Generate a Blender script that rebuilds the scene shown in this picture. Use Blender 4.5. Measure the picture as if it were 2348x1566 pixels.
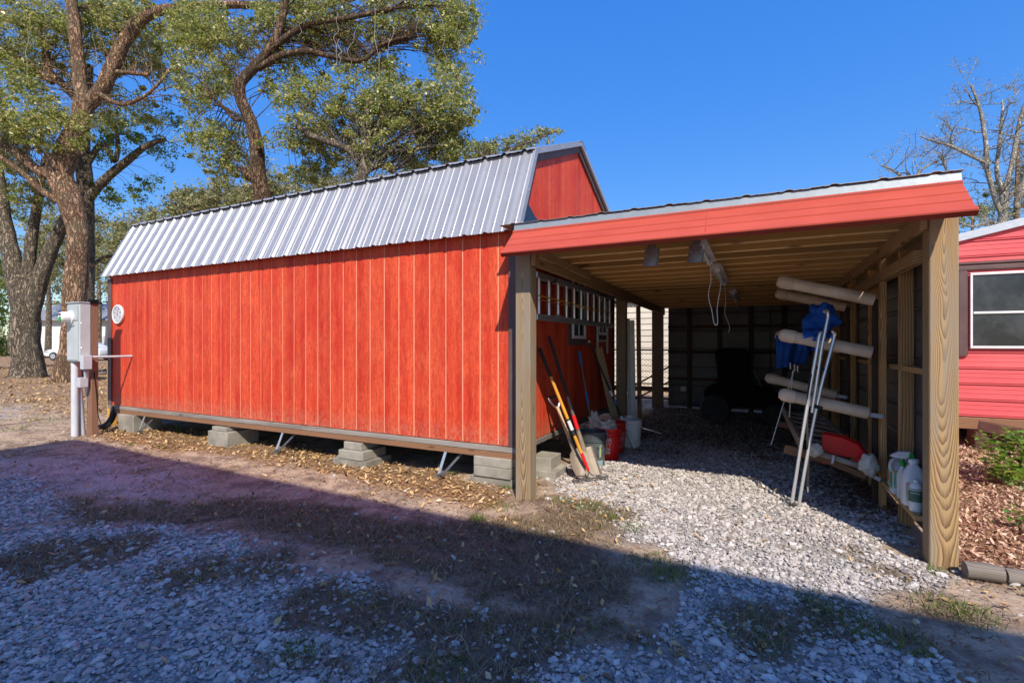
import bpy, bmesh, math, random
import numpy as np
from mathutils import Vector, Matrix, noise as mnoise
rad = math.radians
for o in list(bpy.data.objects): bpy.data.objects.remove(o)
SC = bpy.context.scene
COL = SC.collection
random.seed(7)
RNG = np.random.default_rng(11)

# ------------------------------------------------------------------ camera
CAM_H = 1.37
YAW = rad(26.3)
cam_d = bpy.data.cameras.new('camera')
cam = bpy.data.objects.new('camera', cam_d)
COL.objects.link(cam)
cam.location = (0, 0, CAM_H)
cam.rotation_euler = (rad(90), 0, YAW)
cam_d.sensor_width = 36.0
cam_d.lens = 1123 / 2348 * 36
cam_d.shift_y = 3 / 2348
cam_d.clip_start = 0.05
cam_d.clip_end = 2000
SC.camera = cam

# ------------------------------------------------------------------ sky, sun, exposure
SUN_DIR = Vector((-0.62, 1.0, -1.08)).normalized()      # the way the light travels
SUN_EL = math.asin(-SUN_DIR.z)
SUN_AZ = math.atan2(-SUN_DIR.x, -SUN_DIR.y)
world = bpy.data.worlds.new('World')
SC.world = world
world.use_nodes = True
wn = world.node_tree
wn.nodes.clear()
sky = wn.nodes.new('ShaderNodeTexSky')
sky.sky_type = 'NISHITA'
sky.sun_disc = False
sky.sun_elevation = SUN_EL
sky.sun_rotation = SUN_AZ
sky.altitude = 50
sky.air_density = 1.0
sky.dust_density = 0.15
sky.ozone_density = 4.0
# deep winter-afternoon blue: the whole sky gets the same grading (flatter gradient, stronger saturation)
sep = wn.nodes.new('ShaderNodeSeparateColor'); sep.mode = 'HSV'
cmb = wn.nodes.new('ShaderNodeCombineColor'); cmb.mode = 'HSV'
def wmath(op, a, b):
    nd = wn.nodes.new('ShaderNodeMath'); nd.operation = op
    for i, v in enumerate((a, b)):
        if isinstance(v, bpy.types.NodeSocket): wn.links.new(v, nd.inputs[i])
        else: nd.inputs[i].default_value = v
    return nd.outputs[0]
bg = wn.nodes.new('ShaderNodeBackground')
bg.inputs['Strength'].default_value = 0.15
wo = wn.nodes.new('ShaderNodeOutputWorld')
wn.links.new(sky.outputs[0], sep.inputs[0])
wn.links.new(wmath('ADD', sep.outputs[0], 0.010), cmb.inputs[0])
wn.links.new(wmath('MINIMUM', wmath('MULTIPLY', sep.outputs[1], 1.30), 0.97), cmb.inputs[1])
wn.links.new(wmath('MULTIPLY', wmath('POWER', sep.outputs[2], 0.31), 2.40), cmb.inputs[2])
wn.links.new(cmb.outputs[0], bg.inputs[0])
wn.links.new(bg.outputs[0], wo.inputs[0])
sun_d = bpy.data.lights.new('sun', 'SUN')
sun_d.energy = 3.75
sun_d.angle = rad(0.53)
sun_d.color = (1.0, 0.93, 0.82)
sun = bpy.data.objects.new('sun', sun_d)
COL.objects.link(sun)
sun.location = (8, -14, 16)
sun.rotation_euler = SUN_DIR.to_track_quat('-Z', 'Y').to_euler()
vs = SC.view_settings
vs.view_transform = 'Standard'
vs.look = 'None'
vs.exposure = 0.72
vs.gamma = 1.0
vs.use_curve_mapping = False
SC.render.engine = 'CYCLES'
SC.render.resolution_x, SC.render.resolution_y = 1024, 682
SC.cycles.max_bounces = 8
SC.cycles.diffuse_bounces = 4
SC.cycles.transparent_max_bounces = 8
try: SC.cycles.use_denoising = True
except Exception: pass

# ------------------------------------------------------------------ survey helpers: photo pixel + known plane -> place in the world
_F, _CX, _HY = 1123.0, 1174.0, 786.0
_ax = (-math.sin(YAW), math.cos(YAW)); _rt = (math.cos(YAW), math.sin(YAW))
def _ray(px, py):
    r = (px - _CX) / _F
    return Vector((_ax[0] + _rt[0]*r, _ax[1] + _rt[1]*r, -(py - _HY) / _F))
def _k(v, k): return Vector((k*v.x, k*v.y, CAM_H + k*v.z))
def onZ(px, py, z=0.0): v = _ray(px, py); return _k(v, (z - CAM_H) / v.z)
def onY(px, py, y): v = _ray(px, py); return _k(v, y / v.y)
def onX(px, py, x): v = _ray(px, py); return _k(v, x / v.x)
def atD(px, py, d): return _k(_ray(px, py), d)
def G(px, py): p = onZ(px, py); return (p.x, p.y)

# ------------------------------------------------------------------ mesh helpers
W = {}
def wloc(o): return W.get(o.name, Vector((0, 0, 0))) if o else Vector((0, 0, 0))
def tag(o, label=None, cat=None, group=None, kind=None):
    if label: o['label'] = label
    if cat: o['category'] = cat
    if group: o['group'] = group
    if kind: o['kind'] = kind
    return o
def thing(name, label, cat, loc=(0, 0, 0), group=None):
    o = bpy.data.objects.new(name, None)
    o.empty_display_size = 0.2
    COL.objects.link(o)
    o.location = loc
    W[o.name] = Vector(loc)
    return tag(o, label, cat, group)
def link(name, me, parent=None, origin=None):
    o = bpy.data.objects.new(name, me)
    COL.objects.link(o)
    origin = Vector(origin) if origin is not None else wloc(parent)
    o.parent = parent
    o.location = origin - wloc(parent)
    W[o.name] = origin
    return o
def arr_mesh(name, V, Q, mat=None, smooth=False):
    V = np.asarray(V, dtype=np.float32); Q = np.asarray(Q, dtype=np.int32)
    me = bpy.data.meshes.new(name)
    n = Q.shape[1]
    me.vertices.add(len(V)); me.vertices.foreach_set('co', V.ravel())
    me.loops.add(Q.size); me.loops.foreach_set('vertex_index', Q.ravel())
    me.polygons.add(len(Q))
    me.polygons.foreach_set('loop_start', np.arange(0, Q.size, n, dtype=np.int32))
    if smooth: me.polygons.foreach_set('use_smooth', np.ones(len(Q), dtype=bool))
    me.update(calc_edges=True)
    if mat: me.materials.append(mat)
    return me
class MB:
    def __init__(s): s.v = []; s.f = []
    def add(s, vs_, fs_):
        b = len(s.v); s.v += [Vector(p) for p in vs_]; s.f += [tuple(b + i for i in f) for f in fs_]; return s
    def box(s, c, size, rot=None):
        c = Vector(c); hx, hy, hz = size[0]/2, size[1]/2, size[2]/2
        P = [Vector((x, y, z)) for x in (-hx, hx) for y in (-hy, hy) for z in (-hz, hz)]
        if rot is not None: P = [rot @ p for p in P]
        return s.add([c + p for p in P], [(0,1,3,2),(4,6,7,5),(0,4,5,1),(2,3,7,6),(0,2,6,4),(1,5,7,3)])
    def bar(s, a, b, w, h, up=(0, 0, 1)):
        a, b = Vector(a), Vector(b); d = (b - a); L = d.length; d.normalize()
        u = Vector(up); sd = d.cross(u)
        if sd.length < 1e-4: sd = d.cross(Vector((1, 0, 0)))
        sd.normalize(); u = sd.cross(d)
        P = []
        for q in (a, b):
            for i, j in ((-1,-1),(1,-1),(1,1),(-1,1)): P.append(q + sd*(w/2*i) + u*(h/2*j))
        return s.add(P, [(0,3,2,1),(4,5,6,7),(0,1,5,4),(1,2,6,5),(2,3,7,6),(3,0,4,7)])
    def prism(s, poly, off):
        off = Vector(off); n = len(poly); P = [Vector(p) for p in poly]
        return s.add(P + [p + off for p in P], [tuple(range(n))[::-1], tuple(range(n, 2*n))] + [(i, (i+1) % n, n + (i+1) % n, n + i) for i in range(n)])
    def tube(s, pts, r, seg=8, cap=True, closed=False):
        pts = [Vector(p) for p in pts]; n = len(pts)
        rs = r if isinstance(r, (list, tuple)) else [r]*n
        ref = None; rings = []
        for i, p in enumerate(pts):
            if closed: t = pts[(i+1) % n] - pts[i-1]
            else: t = pts[min(i+1, n-1)] - pts[max(i-1, 0)]
            if t.length < 1e-9: t = Vector((0, 0, 1))
            t.normalize()
            if ref is None:
                ref = t.cross(Vector((0.13, 0.29, 1))) if abs(t.z) < 0.9 else t.cross(Vector((1, 0.1, 0)))
            ref = (ref - t*ref.dot(t))
            if ref.length < 1e-6: ref = t.orthogonal()
            ref.normalize(); bi = t.cross(ref)
            rings.append([p + (ref*math.cos(a) + bi*math.sin(a))*rs[i] for a in [2*math.pi*k/seg for k in range(seg)]])
        fs_ = []
        for i in range(n if closed else n - 1):
            a0, b0 = i*seg, ((i+1) % n)*seg
            for k in range(seg):
                fs_.append((a0+k, a0+(k+1) % seg, b0+(k+1) % seg, b0+k))
        if cap and not closed:
            fs_.append(tuple(range(seg))[::-1]); fs_.append(tuple(range((n-1)*seg, n*seg)))
        return s.add([p for R in rings for p in R], fs_)
    def lathe(s, prof, c=(0, 0, 0), seg=24, axis=None, ref=None):
        c = Vector(c); az = Vector(axis).normalized() if axis is not None else Vector((0, 0, 1))
        ax_ = Vector(ref) if ref is not None else (Vector((1, 0, 0)) if abs(az.x) < .9 else Vector((0, 1, 0)))
        ax_ = (ax_ - az*ax_.dot(az)).normalized(); ay = az.cross(ax_)
        P = []; n = len(prof)
        for r, z in prof:
            for k in range(seg):
                a = 2*math.pi*k/seg
                P.append(c + az*z + (ax_*math.cos(a) + ay*math.sin(a))*r)
        fs_ = [(i*seg+k, i*seg+(k+1) % seg, (i+1)*seg+(k+1) % seg, (i+1)*seg+k) for i in range(n-1) for k in range(seg)]
        if prof[0][0] > 1e-5: fs_.append(tuple(range(seg))[::-1])
        if prof[-1][0] > 1e-5: fs_.append(tuple(range((n-1)*seg, n*seg)))
        return s.add(P, fs_)
    def sheet(s, prof, off, nrm, t=0.003):
        """polyline swept along off, thickened along nrm"""
        off = Vector(off); nr = Vector(nrm).normalized()*t; n = len(prof); P = [Vector(p) for p in prof]
        V = P + [p+off for p in P] + [p-nr for p in P] + [p+off-nr for p in P]
        F = []
        for i in range(n-1):
            F.append((i, i+1, n+i+1, n+i)); F.append((2*n+i, 3*n+i, 3*n+i+1, 2*n+i+1))
            F.append((i, 2*n+i, 2*n+i+1, i+1)); F.append((n+i, n+i+1, 3*n+i+1, 3*n+i))
        F.append((0, n, 3*n, 2*n)); F.append((n-1, 3*n-1, 4*n-1, 2*n-1))
        return s.add(V, F)
    def build(s, name, mat, parent=None, origin=None, smooth=False, bevel=0, fixn=True):
        og = Vector(origin) if origin is not None else wloc(parent)
        me = bpy.data.meshes.new(name)
        me.from_pydata([tuple(p - og) for p in s.v], [], s.f)
        bm = bmesh.new(); bm.from_mesh(me)
        bmesh.ops.remove_doubles(bm, verts=bm.verts, dist=1e-5)
        if fixn: bmesh.ops.recalc_face_normals(bm, faces=bm.faces)
        if bevel: bmesh.ops.bevel(bm, geom=list(bm.edges), offset=bevel, segments=1, affect='EDGES', clamp_overlap=True)
        bm.to_mesh(me); bm.free()
        if smooth:
            for p in me.polygons: p.use_smooth = True
            if smooth != 'all':
                try: me.set_sharp_from_angle(angle=rad(40))
                except Exception: pass
        if mat: me.materials.append(mat)
        return link(name, me, parent, og)
_boxes = {}
def bx(name, c, size, mat, parent=None, bevel=0.003, rot=None):
    key = (tuple(round(q, 4) for q in size), mat.name, bevel)
    if key not in _boxes:
        m = MB().box((0, 0, 0), size)
        me = bpy.data.meshes.new(name); me.from_pydata([tuple(p) for p in m.v], [], m.f)
        bm = bmesh.new(); bm.from_mesh(me); bmesh.ops.recalc_face_normals(bm, faces=bm.faces)
        if bevel: bmesh.ops.bevel(bm, geom=list(bm.edges), offset=bevel, segments=1, affect='EDGES', clamp_overlap=True)
        bm.to_mesh(me); bm.free(); me.materials.append(mat); _boxes[key] = me
    o = link(name, _boxes[key], parent, c)
    if rot: o.rotation_euler = rot
    return o
def spline(pts, n=6):
    P = [Vector(p) for p in pts]; out = []
    for i in range(len(P)-1):
        p0, p1, p2, p3 = P[max(i-1, 0)], P[i], P[i+1], P[min(i+2, len(P)-1)]
        for k in range(n):
            t = k/n
            out.append(0.5*((2*p1) + (p2-p0)*t + (2*p0-5*p1+4*p2-p3)*t*t + (3*p1-p0-3*p2+p3)*t**3))
    out.append(P[-1]); return out
def lerp_list(vals, n):
    out = []
    for i in range(len(vals)-1):
        for k in range(n): out.append(vals[i] + (vals[i+1]-vals[i])*k/n)
    return out + [vals[-1]]
def text_mesh(txt, size):
    cu = bpy.data.curves.new('t', 'FONT'); cu.body = txt; cu.size = size; cu.align_x = 'CENTER'; cu.align_y = 'CENTER'; cu.resolution_u = 2
    o = bpy.data.objects.new('t', cu); COL.objects.link(o)
    dg = bpy.context.evaluated_depsgraph_get(); dg.update()
    me = bpy.data.meshes.new_from_object(o.evaluated_get(dg))
    V = [v.co.copy() for v in me.vertices]; F = [tuple(p.vertices) for p in me.polygons]
    bpy.data.objects.remove(o); bpy.data.curves.remove(cu); bpy.data.meshes.remove(me)
    return V, F

# ------------------------------------------------------------------ materials
class NT:
    def __init__(s, name):
        s.m = bpy.data.materials.new(name); s.m.use_nodes = True; s.t = s.m.node_tree; s.t.nodes.clear()
        s.out = s.t.nodes.new('ShaderNodeOutputMaterial')
    def n(s, kind, props=None, **inp):
        nd = s.t.nodes.new('ShaderNode' + kind)
        for k, v in (props or {}).items(): setattr(nd, k, v)
        for k, v in inp.items():
            key = int(k[1:]) if k[0] == '_' else k.replace('_', ' ')
            if isinstance(v, bpy.types.NodeSocket): s.t.links.new(v, nd.inputs[key])
            else: nd.inputs[key].default_value = v
        return nd
    def mix(s, f, a, b, blend='MIX'):
        nd = s.t.nodes.new('ShaderNodeMix'); nd.data_type = 'RGBA'; nd.blend_type = blend
        for i, v in ((0, f), (6, a), (7, b)):
            if isinstance(v, bpy.types.NodeSocket): s.t.links.new(v, nd.inputs[i])
            else: nd.inputs[i].default_value = (tuple(v) + (1,) if (i and len(v) == 3) else v)
        return nd.outputs[2]
    def math(s, op, a, b=0.0, c=0.0, clamp=False):
        nd = s.t.nodes.new('ShaderNodeMath'); nd.operation = op; nd.use_clamp = clamp
        for i, v in enumerate((a, b, c)):
            if isinstance(v, bpy.types.NodeSocket): s.t.links.new(v, nd.inputs[i])
            else: nd.inputs[i].default_value = v
        return nd.outputs[0]
    def ramp(s, f, stops, interp='LINEAR'):
        nd = s.t.nodes.new('ShaderNodeValToRGB'); cr = nd.color_ramp; cr.interpolation = interp
        while len(cr.elements) > 1: cr.elements.remove(cr.elements[-1])
        for i, (p, c) in enumerate(stops):
            e = cr.elements[0] if i == 0 else cr.elements.new(p)
            e.position = p
            if not hasattr(c, '__len__'): c = (c, c, c)
            e.color = tuple(c) + (1,)
        s.t.links.new(f, nd.inputs[0]); return nd.outputs[0]
    def coords(s, scale=(1, 1, 1), rot=(0, 0, 0), kind='Object', rnd=0.0, loc=(0, 0, 0)):
        if kind == 'World': src = s.t.nodes.new('ShaderNodeNewGeometry').outputs['Position']
        else: src = s.t.nodes.new('ShaderNodeTexCoord').outputs[kind]
        if rnd:
            oi = s.t.nodes.new('ShaderNodeObjectInfo').outputs['Random']
            cv = s.n('CombineXYZ', None, X=s.math('MULTIPLY', oi, rnd*0.07), Y=s.math('MULTIPLY', oi, rnd*0.05), Z=s.math('MULTIPLY', oi, rnd)).outputs[0]
            src = s.n('VectorMath', {'operation': 'ADD'}, _0=src, _1=cv).outputs[0]
        return s.n('Mapping', None, Vector=src, Scale=scale, Rotation=rot, Location=loc).outputs[0]
    def noise(s, vec, scale=5.0, detail=4.0, rough=0.55, dist=0.0):
        return s.n('TexNoise', None, Vector=vec, Scale=scale, Detail=detail, Roughness=rough, Distortion=dist).outputs[0]
    def bump(s, h, strength=0.3, dist=0.01, normal=None):
        kw = dict(Height=h, Strength=strength, Distance=dist)
        if normal: kw['Normal'] = normal
        return s.n('Bump', None, **kw).outputs[0]
    def done(s, color, rough=0.7, metal=0.0, normal=None, spec=0.5, **kw):
        b = s.n('BsdfPrincipled')
        def put(k, v):
            if isinstance(v, bpy.types.NodeSocket): s.t.links.new(v, b.inputs[k])
            else: b.inputs[k].default_value = (tuple(v) + (1,) if (hasattr(v, '__len__') and len(v) == 3) else v)
        put('Base Color', color); put('Roughness', rough); put('Metallic', metal); put('Specular IOR Level', spec)
        if normal is not None: put('Normal', normal)
        for k, v in kw.items(): put(k.replace('_', ' '), v)
        s.t.links.new(b.outputs[0], s.out.inputs[0]); s.b = b
        return s.m
MAT = {}
def simple(name, c1, c2=None, scale=6.0, rough=0.6, metal=0.0, bump=0.1, bscale=60.0, stretch=(1, 1, 1), rnd=3.0, spec=0.4, lo=0.35, hi=0.65, rv=0.0):
    t = NT(name); v = t.coords(stretch, rnd=rnd)
    nz = t.noise(v, scale, 5)
    c2 = c2 or tuple(q*0.8 for q in c1)
    f = t.ramp(nz, [(lo, 0.0), (hi, 1.0)])
    col = t.mix(f, c1, c2)
    oi = t.t.nodes.new('ShaderNodeObjectInfo').outputs['Random']
    col = t.n('HueSaturation', None, Color=col, Value=t.math('MULTIPLY_ADD', oi, 0.16, 0.92)).outputs[0]
    nrm = t.bump(t.noise(v, bscale, 3), bump, 0.01) if bump else None
    r = t.math('MULTIPLY_ADD', nz, rv, rough - rv/2) if rv else rough
    MAT[name] = t.done(col, r, metal, nrm, spec); return MAT[name]

def wood(name, light, dark, axis='Z', ring=1.0, tilt=(0.5, 0.35), pith=(0.0, 0.09), rough=0.75, grey=None, contrast=(0.25, 0.85), knots=True, wobble=1.0, rnd=9.0, vary=.4):
    """sawn pine: growth rings about a tilted pith, long grain along axis"""
    t = NT(name)
    rot = {'Z': (0, 0, 0), 'X': (0, rad(-90), 0), 'Y': (rad(90), 0, 0)}[axis]
    v0 = t.coords((1, 1, 1), rot, rnd=rnd)
    wob = t.noise(t.n('Mapping', None, Vector=v0, Scale=(1.5, 1.5, 0.9)).outputs[0], 1.4, 2, 0.5)
    wobv = t.n('CombineXYZ', None, X=t.math('MULTIPLY_ADD', wob, 0.20*wobble, -0.10*wobble), Y=t.math('MULTIPLY_ADD', wob, -0.16*wobble, 0.08*wobble), Z=0.0).outputs[0]
    v1 = t.n('VectorMath', {'operation': 'ADD'}, _0=v0, _1=wobv).outputs[0]
    v = t.n('Mapping', None, Vector=v1, Scale=(1, 1, 0.07), Rotation=(tilt[0], tilt[1], 0), Location=(pith[0], pith[1], 0)).outputs[0]
    wv = t.n('TexWave', {'wave_type': 'RINGS', 'rings_direction': 'Z', 'wave_profile': 'SAW'}, Vector=v, Scale=22.0*ring, Distortion=1.6, Detail=2.0, Detail_Scale=1.2, Detail_Roughness=0.5)
    fib = t.noise(t.n('Mapping', None, Vector=v0, Scale=(160, 160, 3)).outputs[0], 1.0, 3, 0.6)
    f = t.ramp(t.math('MULTIPLY_ADD', t.math('SUBTRACT', fib, 0.5), 0.5, wv.outputs[1]), [(contrast[0], 0.0), (contrast[1], 1.0)])
    col = t.mix(f, light, dark)
    blot = t.noise(v0, 2.2, 3, 0.5)
    col = t.mix(t.ramp(blot, [(0.4, 0.0), (0.75, 0.45)]), col, tuple(q*0.62 for q in light))
    if knots:
        vo = t.n('TexVoronoi', {'feature': 'F1'}, Vector=t.n('Mapping', None, Vector=v0, Scale=(7, 7, 2.0)).outputs[0], Scale=0.9)
        col = t.mix(t.ramp(vo.outputs[0], [(0.05, 0.85), (0.13, 0.0)]), col, tuple(q*0.35 for q in dark))
    if grey:
        col = t.mix(t.ramp(t.noise(t.n('Mapping', None, Vector=v0, Scale=(9, 9, 0.8)).outputs[0], 1.3, 4), [(0.42, 0.0), (0.62, 0.75)]), col, grey)
    oi = t.t.nodes.new('ShaderNodeObjectInfo').outputs['Random']
    col = t.n('HueSaturation', None, Color=col, Value=t.math('MULTIPLY_ADD', oi, vary, 1 - vary*.55)).outputs[0]
    nrm = t.bump(t.math('ADD', t.math('MULTIPLY', f, 0.5), fib), 0.25, 0.004)
    MAT[name] = t.done(col, rough, 0, nrm, 0.3); return MAT[name]

def m_siding(name, base, dark, light):
    t = NT(name); p = t.coords(kind='World')
    st = t.noise(t.n('Mapping', None, Vector=p, Scale=(8.2, 8.2, 0.16)).outputs[0], 1.0, 3, 0.5)
    bl = t.noise(t.n('Mapping', None, Vector=p, Scale=(3, 3, 1.6)).outputs[0], 1.5, 5, 0.65)
    gr = t.noise(t.n('Mapping', None, Vector=p, Scale=(70, 70, 9)).outputs[0], 1.0, 4, 0.65)
    col = t.mix(t.ramp(st, [(0.42, 0.0), (0.54, 0.6), (0.64, 1.0)]), base, dark)
    col = t.mix(t.ramp(bl, [(0.40, 0.0), (0.72, 0.6)]), col, light)
    col = t.mix(t.ramp(gr, [(0.35, 0.5), (0.62, 0.0)]), col, tuple(q*0.55 for q in dark))
    mo = t.noise(t.n('Mapping', None, Vector=p, Scale=(38, 38, 22)).outputs[0], 1.0, 5, 0.75)
    col = t.mix(t.ramp(mo, [(0.40, 0.42), (0.52, 0.0)]), col, tuple(q*0.7 for q in dark))
    zz = t.n('SeparateXYZ', None, Vector=p).outputs[2]
    spl = t.math('MULTIPLY', t.ramp(zz, [(0.42, 0.55), (0.62, 0.0)]), t.ramp(mo, [(0.42, 0.0), (0.60, 1.0)]))
    col = t.mix(spl, col, (0.30, 0.19, 0.12))
    oi = t.t.nodes.new('ShaderNodeObjectInfo').outputs['Random']
    col = t.n('HueSaturation', None, Color=col, Value=t.math('MULTIPLY_ADD', oi, 0.12, 0.93)).outputs[0]
    nrm = t.bump(gr, 0.5, 0.004, t.bump(bl, 0.25, 0.01))
    MAT[name] = t.done(col, 0.62, 0, nrm, 0.3); return MAT[name]
m_siding('siding_red', (0.70, 0.082, 0.027), (0.52, 0.026, 0.010), (0.74, 0.135, 0.05))
simple('groove', (0.84, 0.42, 0.27), (0.76, 0.32, 0.19), 3, 0.8)
simple('trim_brown', (0.115, 0.07, 0.062), (0.085, 0.05, 0.045), 5, 0.6, bump=0.08)
def m_metal(name, c, rough, dirt, metal=0.85, sc=3.0, bmp=0.04):
    t = NT(name); v = t.coords(rnd=4.0)
    n1 = t.noise(v, sc, 6, 0.6); n2 = t.noise(t.n('Mapping', None, Vector=v, Scale=(30, 30, 30)).outputs[0], 1.0, 4, 0.7)
    col = t.mix(t.ramp(n1, [(0.4, 0.0), (0.75, 0.6)]), c, dirt)
    r = t.math('MULTIPLY_ADD', n2, 0.25, rough - 0.1)
    MAT[name] = t.done(col, r, metal, t.bump(n1, bmp, 0.02), 0.5); return MAT[name]
m_metal('roof_metal', (0.35, 0.35, 0.365), 0.38, (0.27, 0.265, 0.27), 0.35)
m_metal('galv', (0.47, 0.51, 0.54), 0.45, (0.36, 0.39, 0.41), 0.25, 14.0)
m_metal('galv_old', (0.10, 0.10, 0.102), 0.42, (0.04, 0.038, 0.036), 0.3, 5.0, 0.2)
m_metal('tin_under', (0.30, 0.28, 0.26), 0.5, (0.16, 0.13, 0.11), 0.5, 4.0)
_c = NT('chrome'); MAT['chrome'] = _c.done((0.72, 0.70, 0.70), 0.27, 0.65)
m_metal('trim_grey', (0.24, 0.275, 0.30), 0.45, (0.19, 0.215, 0.235), 0.2, 9.0, 0.05)
m_metal('reflector', (0.30, 0.32, 0.35), 0.3, (0.22, 0.23, 0.25), 0.7, 9.0, 0.05)
m_metal('alum', (0.62, 0.62, 0.63), 0.34, (0.48, 0.47, 0.46), 0.75, 8.0)
m_metal('steel_dark', (0.16, 0.15, 0.145), 0.45, (0.20, 0.12, 0.07), 0.6, 9.0)
m_metal('blade_steel', (0.25, 0.20, 0.15), 0.55, (0.17, 0.12, 0.085), 0.15, 12.0, 0.3)
m_metal('flash_black', (0.03, 0.035, 0.05), 0.18, (0.015, 0.015, 0.02), 0.5, 10.0, 0.5)
simple('fascia_red', (0.47, 0.078, 0.047), (0.41, 0.064, 0.039), 2.5, 0.5, bump=0.02, spec=0.25, stretch=(1, 1, 4))
simple('trailer_red', (0.70, 0.125, 0.125), (0.62, 0.095, 0.10), 1.2, 0.45, bump=0.03, spec=0.4)
wood('wood_post', (0.44, 0.275, 0.125), (0.12, 0.065, 0.03), 'Z', 2.5, (0.85, 0.09), (0.004, 0.105), grey=(0.28, 0.225, 0.16), contrast=(0.30, 1.05), knots=True, wobble=.5, rnd=0)
wood('wood_post_old', (0.34, 0.23, 0.125), (0.10, 0.06, 0.03), 'Z', 1.9, (0.7, 0.08), (0.006, 0.06), grey=(0.26, 0.22, 0.17), contrast=(0.36, 1.02), knots=True, wobble=.4, rnd=0)
wood('wood_z', (0.56, 0.33, 0.14), (0.27, 0.125, 0.045), 'Z', 1.0)
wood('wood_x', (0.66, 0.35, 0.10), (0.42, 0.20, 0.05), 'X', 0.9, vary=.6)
wood('wood_underlit', (0.86, 0.57, 0.25), (0.68, 0.40, 0.15), 'X', 0.9, vary=.25)  # pale copy of the joist wood, bounce light put into its colour
wood('wood_y', (0.50, 0.31, 0.14), (0.22, 0.11, 0.045), 'Y', 1.0)
wood('wood_grey', (0.24, 0.205, 0.17), (0.11, 0.09, 0.075), 'X', 1.3, grey=(0.27, 0.245, 0.215))
wood('wood_brown_x', (0.28, 0.145, 0.075), (0.14, 0.065, 0.035), 'X', 1.0)
wood('wood_red_z', (0.36, 0.195, 0.115), (0.19, 0.085, 0.05), 'Z', 1.4)
wood('wood_dark', (0.085, 0.05, 0.036), (0.045, 0.026, 0.018), 'Z', 1.0, knots=False)
wood('wood_pale', (0.55, 0.40, 0.23), (0.36, 0.22, 0.10), 'Z', 0.8)
wood('wood_old_y', (0.26, 0.205, 0.155), (0.13, 0.10, 0.075), 'Y', 1.3, grey=(0.30, 0.27, 0.23))
wood('log_grey', (0.20, 0.165, 0.13), (0.09, 0.07, 0.055), 'X', 1.5, grey=(0.22, 0.19, 0.165))
simple('concrete', (0.36, 0.325, 0.265), (0.20, 0.18, 0.14), 4, 0.9, bump=0.5, bscale=90)
simple('pvc', (0.70, 0.55, 0.42), (0.46, 0.34, 0.25), 3.5, 0.5, bump=0.05)
simple('pvc_grey', (0.52, 0.53, 0.56), (0.44, 0.45, 0.47), 4, 0.5, bump=0.03)
simple('box_grey', (0.43, 0.46, 0.455), (0.37, 0.40, 0.395), 4, 0.45, bump=0.02, spec=0.5)
simple('white', (0.74, 0.73, 0.70), (0.64, 0.63, 0.60), 6, 0.5, bump=0.03)
simple('white_dirty', (0.62, 0.58, 0.54), (0.42, 0.38, 0.34), 7, 0.6, bump=0.1)
simple('rag', (0.60, 0.57, 0.50), (0.42, 0.39, 0.33), 9, 0.95, bump=0.6, bscale=40)
simple('black', (0.010, 0.010, 0.010), (0.016, 0.015, 0.015), 8, 0.85, bump=0.05, spec=0.08)
simple('rubber', (0.02, 0.02, 0.02), (0.035, 0.033, 0.03), 8, 0.75)
simple('yellow_handle', (0.72, 0.33, 0.035), (0.58, 0.25, 0.03), 8, 0.4, bump=0.02)
simple('red_plastic', (0.66, 0.012, 0.012), (0.58, 0.010, 0.010), 4, 0.35, bump=0.02)
simple('orange_plastic', (0.64, 0.035, 0.012), (0.55, 0.028, 0.012), 4, 0.35, bump=0.02)
simple('bucket_dark', (0.055, 0.065, 0.065), (0.10, 0.12, 0.125), 3, 0.3, bump=0.02, spec=0.6)
simple('blue_plastic', (0.02, 0.16, 0.42), None, 4, 0.4)
simple('cap_blue', (0.012, 0.03, 0.20), None, 4, 0.4)
simple('green_plastic', (0.02, 0.30, 0.045), None, 4, 0.35)
simple('label_green', (0.10, 0.30, 0.13), (0.45, 0.52, 0.42), 26, 0.5, stretch=(1, 1, 0.25))
simple('label_dark', (0.03, 0.07, 0.05), (0.06, 0.14, 0.09), 20, 0.5)
simple('label_pink', (0.60, 0.19, 0.20), (0.64, 0.28, 0.27), 20, 0.5)
simple('label_yellow', (0.66, 0.34, 0.03), None, 20, 0.5)
simple('label_olive', (0.34, 0.36, 0.19), None, 20, 0.5)
simple('ink_black', (0.02, 0.02, 0.02), None, 20, 0.6, bump=0)
simple('ink_white', (0.72, 0.72, 0.70), None, 20, 0.6, bump=0)
simple('ink_red', (0.55, 0.10, 0.04), None, 20, 0.6, bump=0)
simple('canvas_blue', (0.006, 0.085, 0.40), (0.004, 0.055, 0.28), 5, 0.8, bump=0.5, bscale=50)
simple('ochre', (0.62, 0.33, 0.045), (0.52, 0.27, 0.04), 5, 0.6)
simple('brick_brown', (0.115, 0.052, 0.038), (0.075, 0.035, 0.028), 8, 0.9, bump=0.4)
simple('vinyl', (0.62, 0.55, 0.44), (0.56, 0.49, 0.39), 3, 0.6, bump=0.03)
simple('house_white', (0.70, 0.70, 0.69), (0.62, 0.62, 0.61), 2, 0.6)
simple('car_white', (0.72, 0.73, 0.75), (0.68, 0.69, 0.71), 2, 0.2, bump=0, spec=0.6)
simple('vine', (0.42, 0.38, 0.31), (0.30, 0.27, 0.22), 5, 0.8)
def m_glass(name, c, rough=0.06):
    t = NT(name); v = t.coords()
    n1 = t.noise(v, 2.2, 6, 0.65); n2 = t.noise(v, 45, 3, 0.7)
    col = t.mix(t.ramp(n1, [(0.42, 0.0), (0.6, 0.75)]), c, tuple(0.035 + q*1.6 for q in c))
    col = t.mix(t.ramp(n2, [(0.66, 0.0), (0.72, 0.5)]), col, (0.30, 0.30, 0.29))
    MAT[name] = t.done(col, t.math('MULTIPLY_ADD', n1, 0.25, rough), 0, None, 0.6); return MAT[name]
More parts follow.
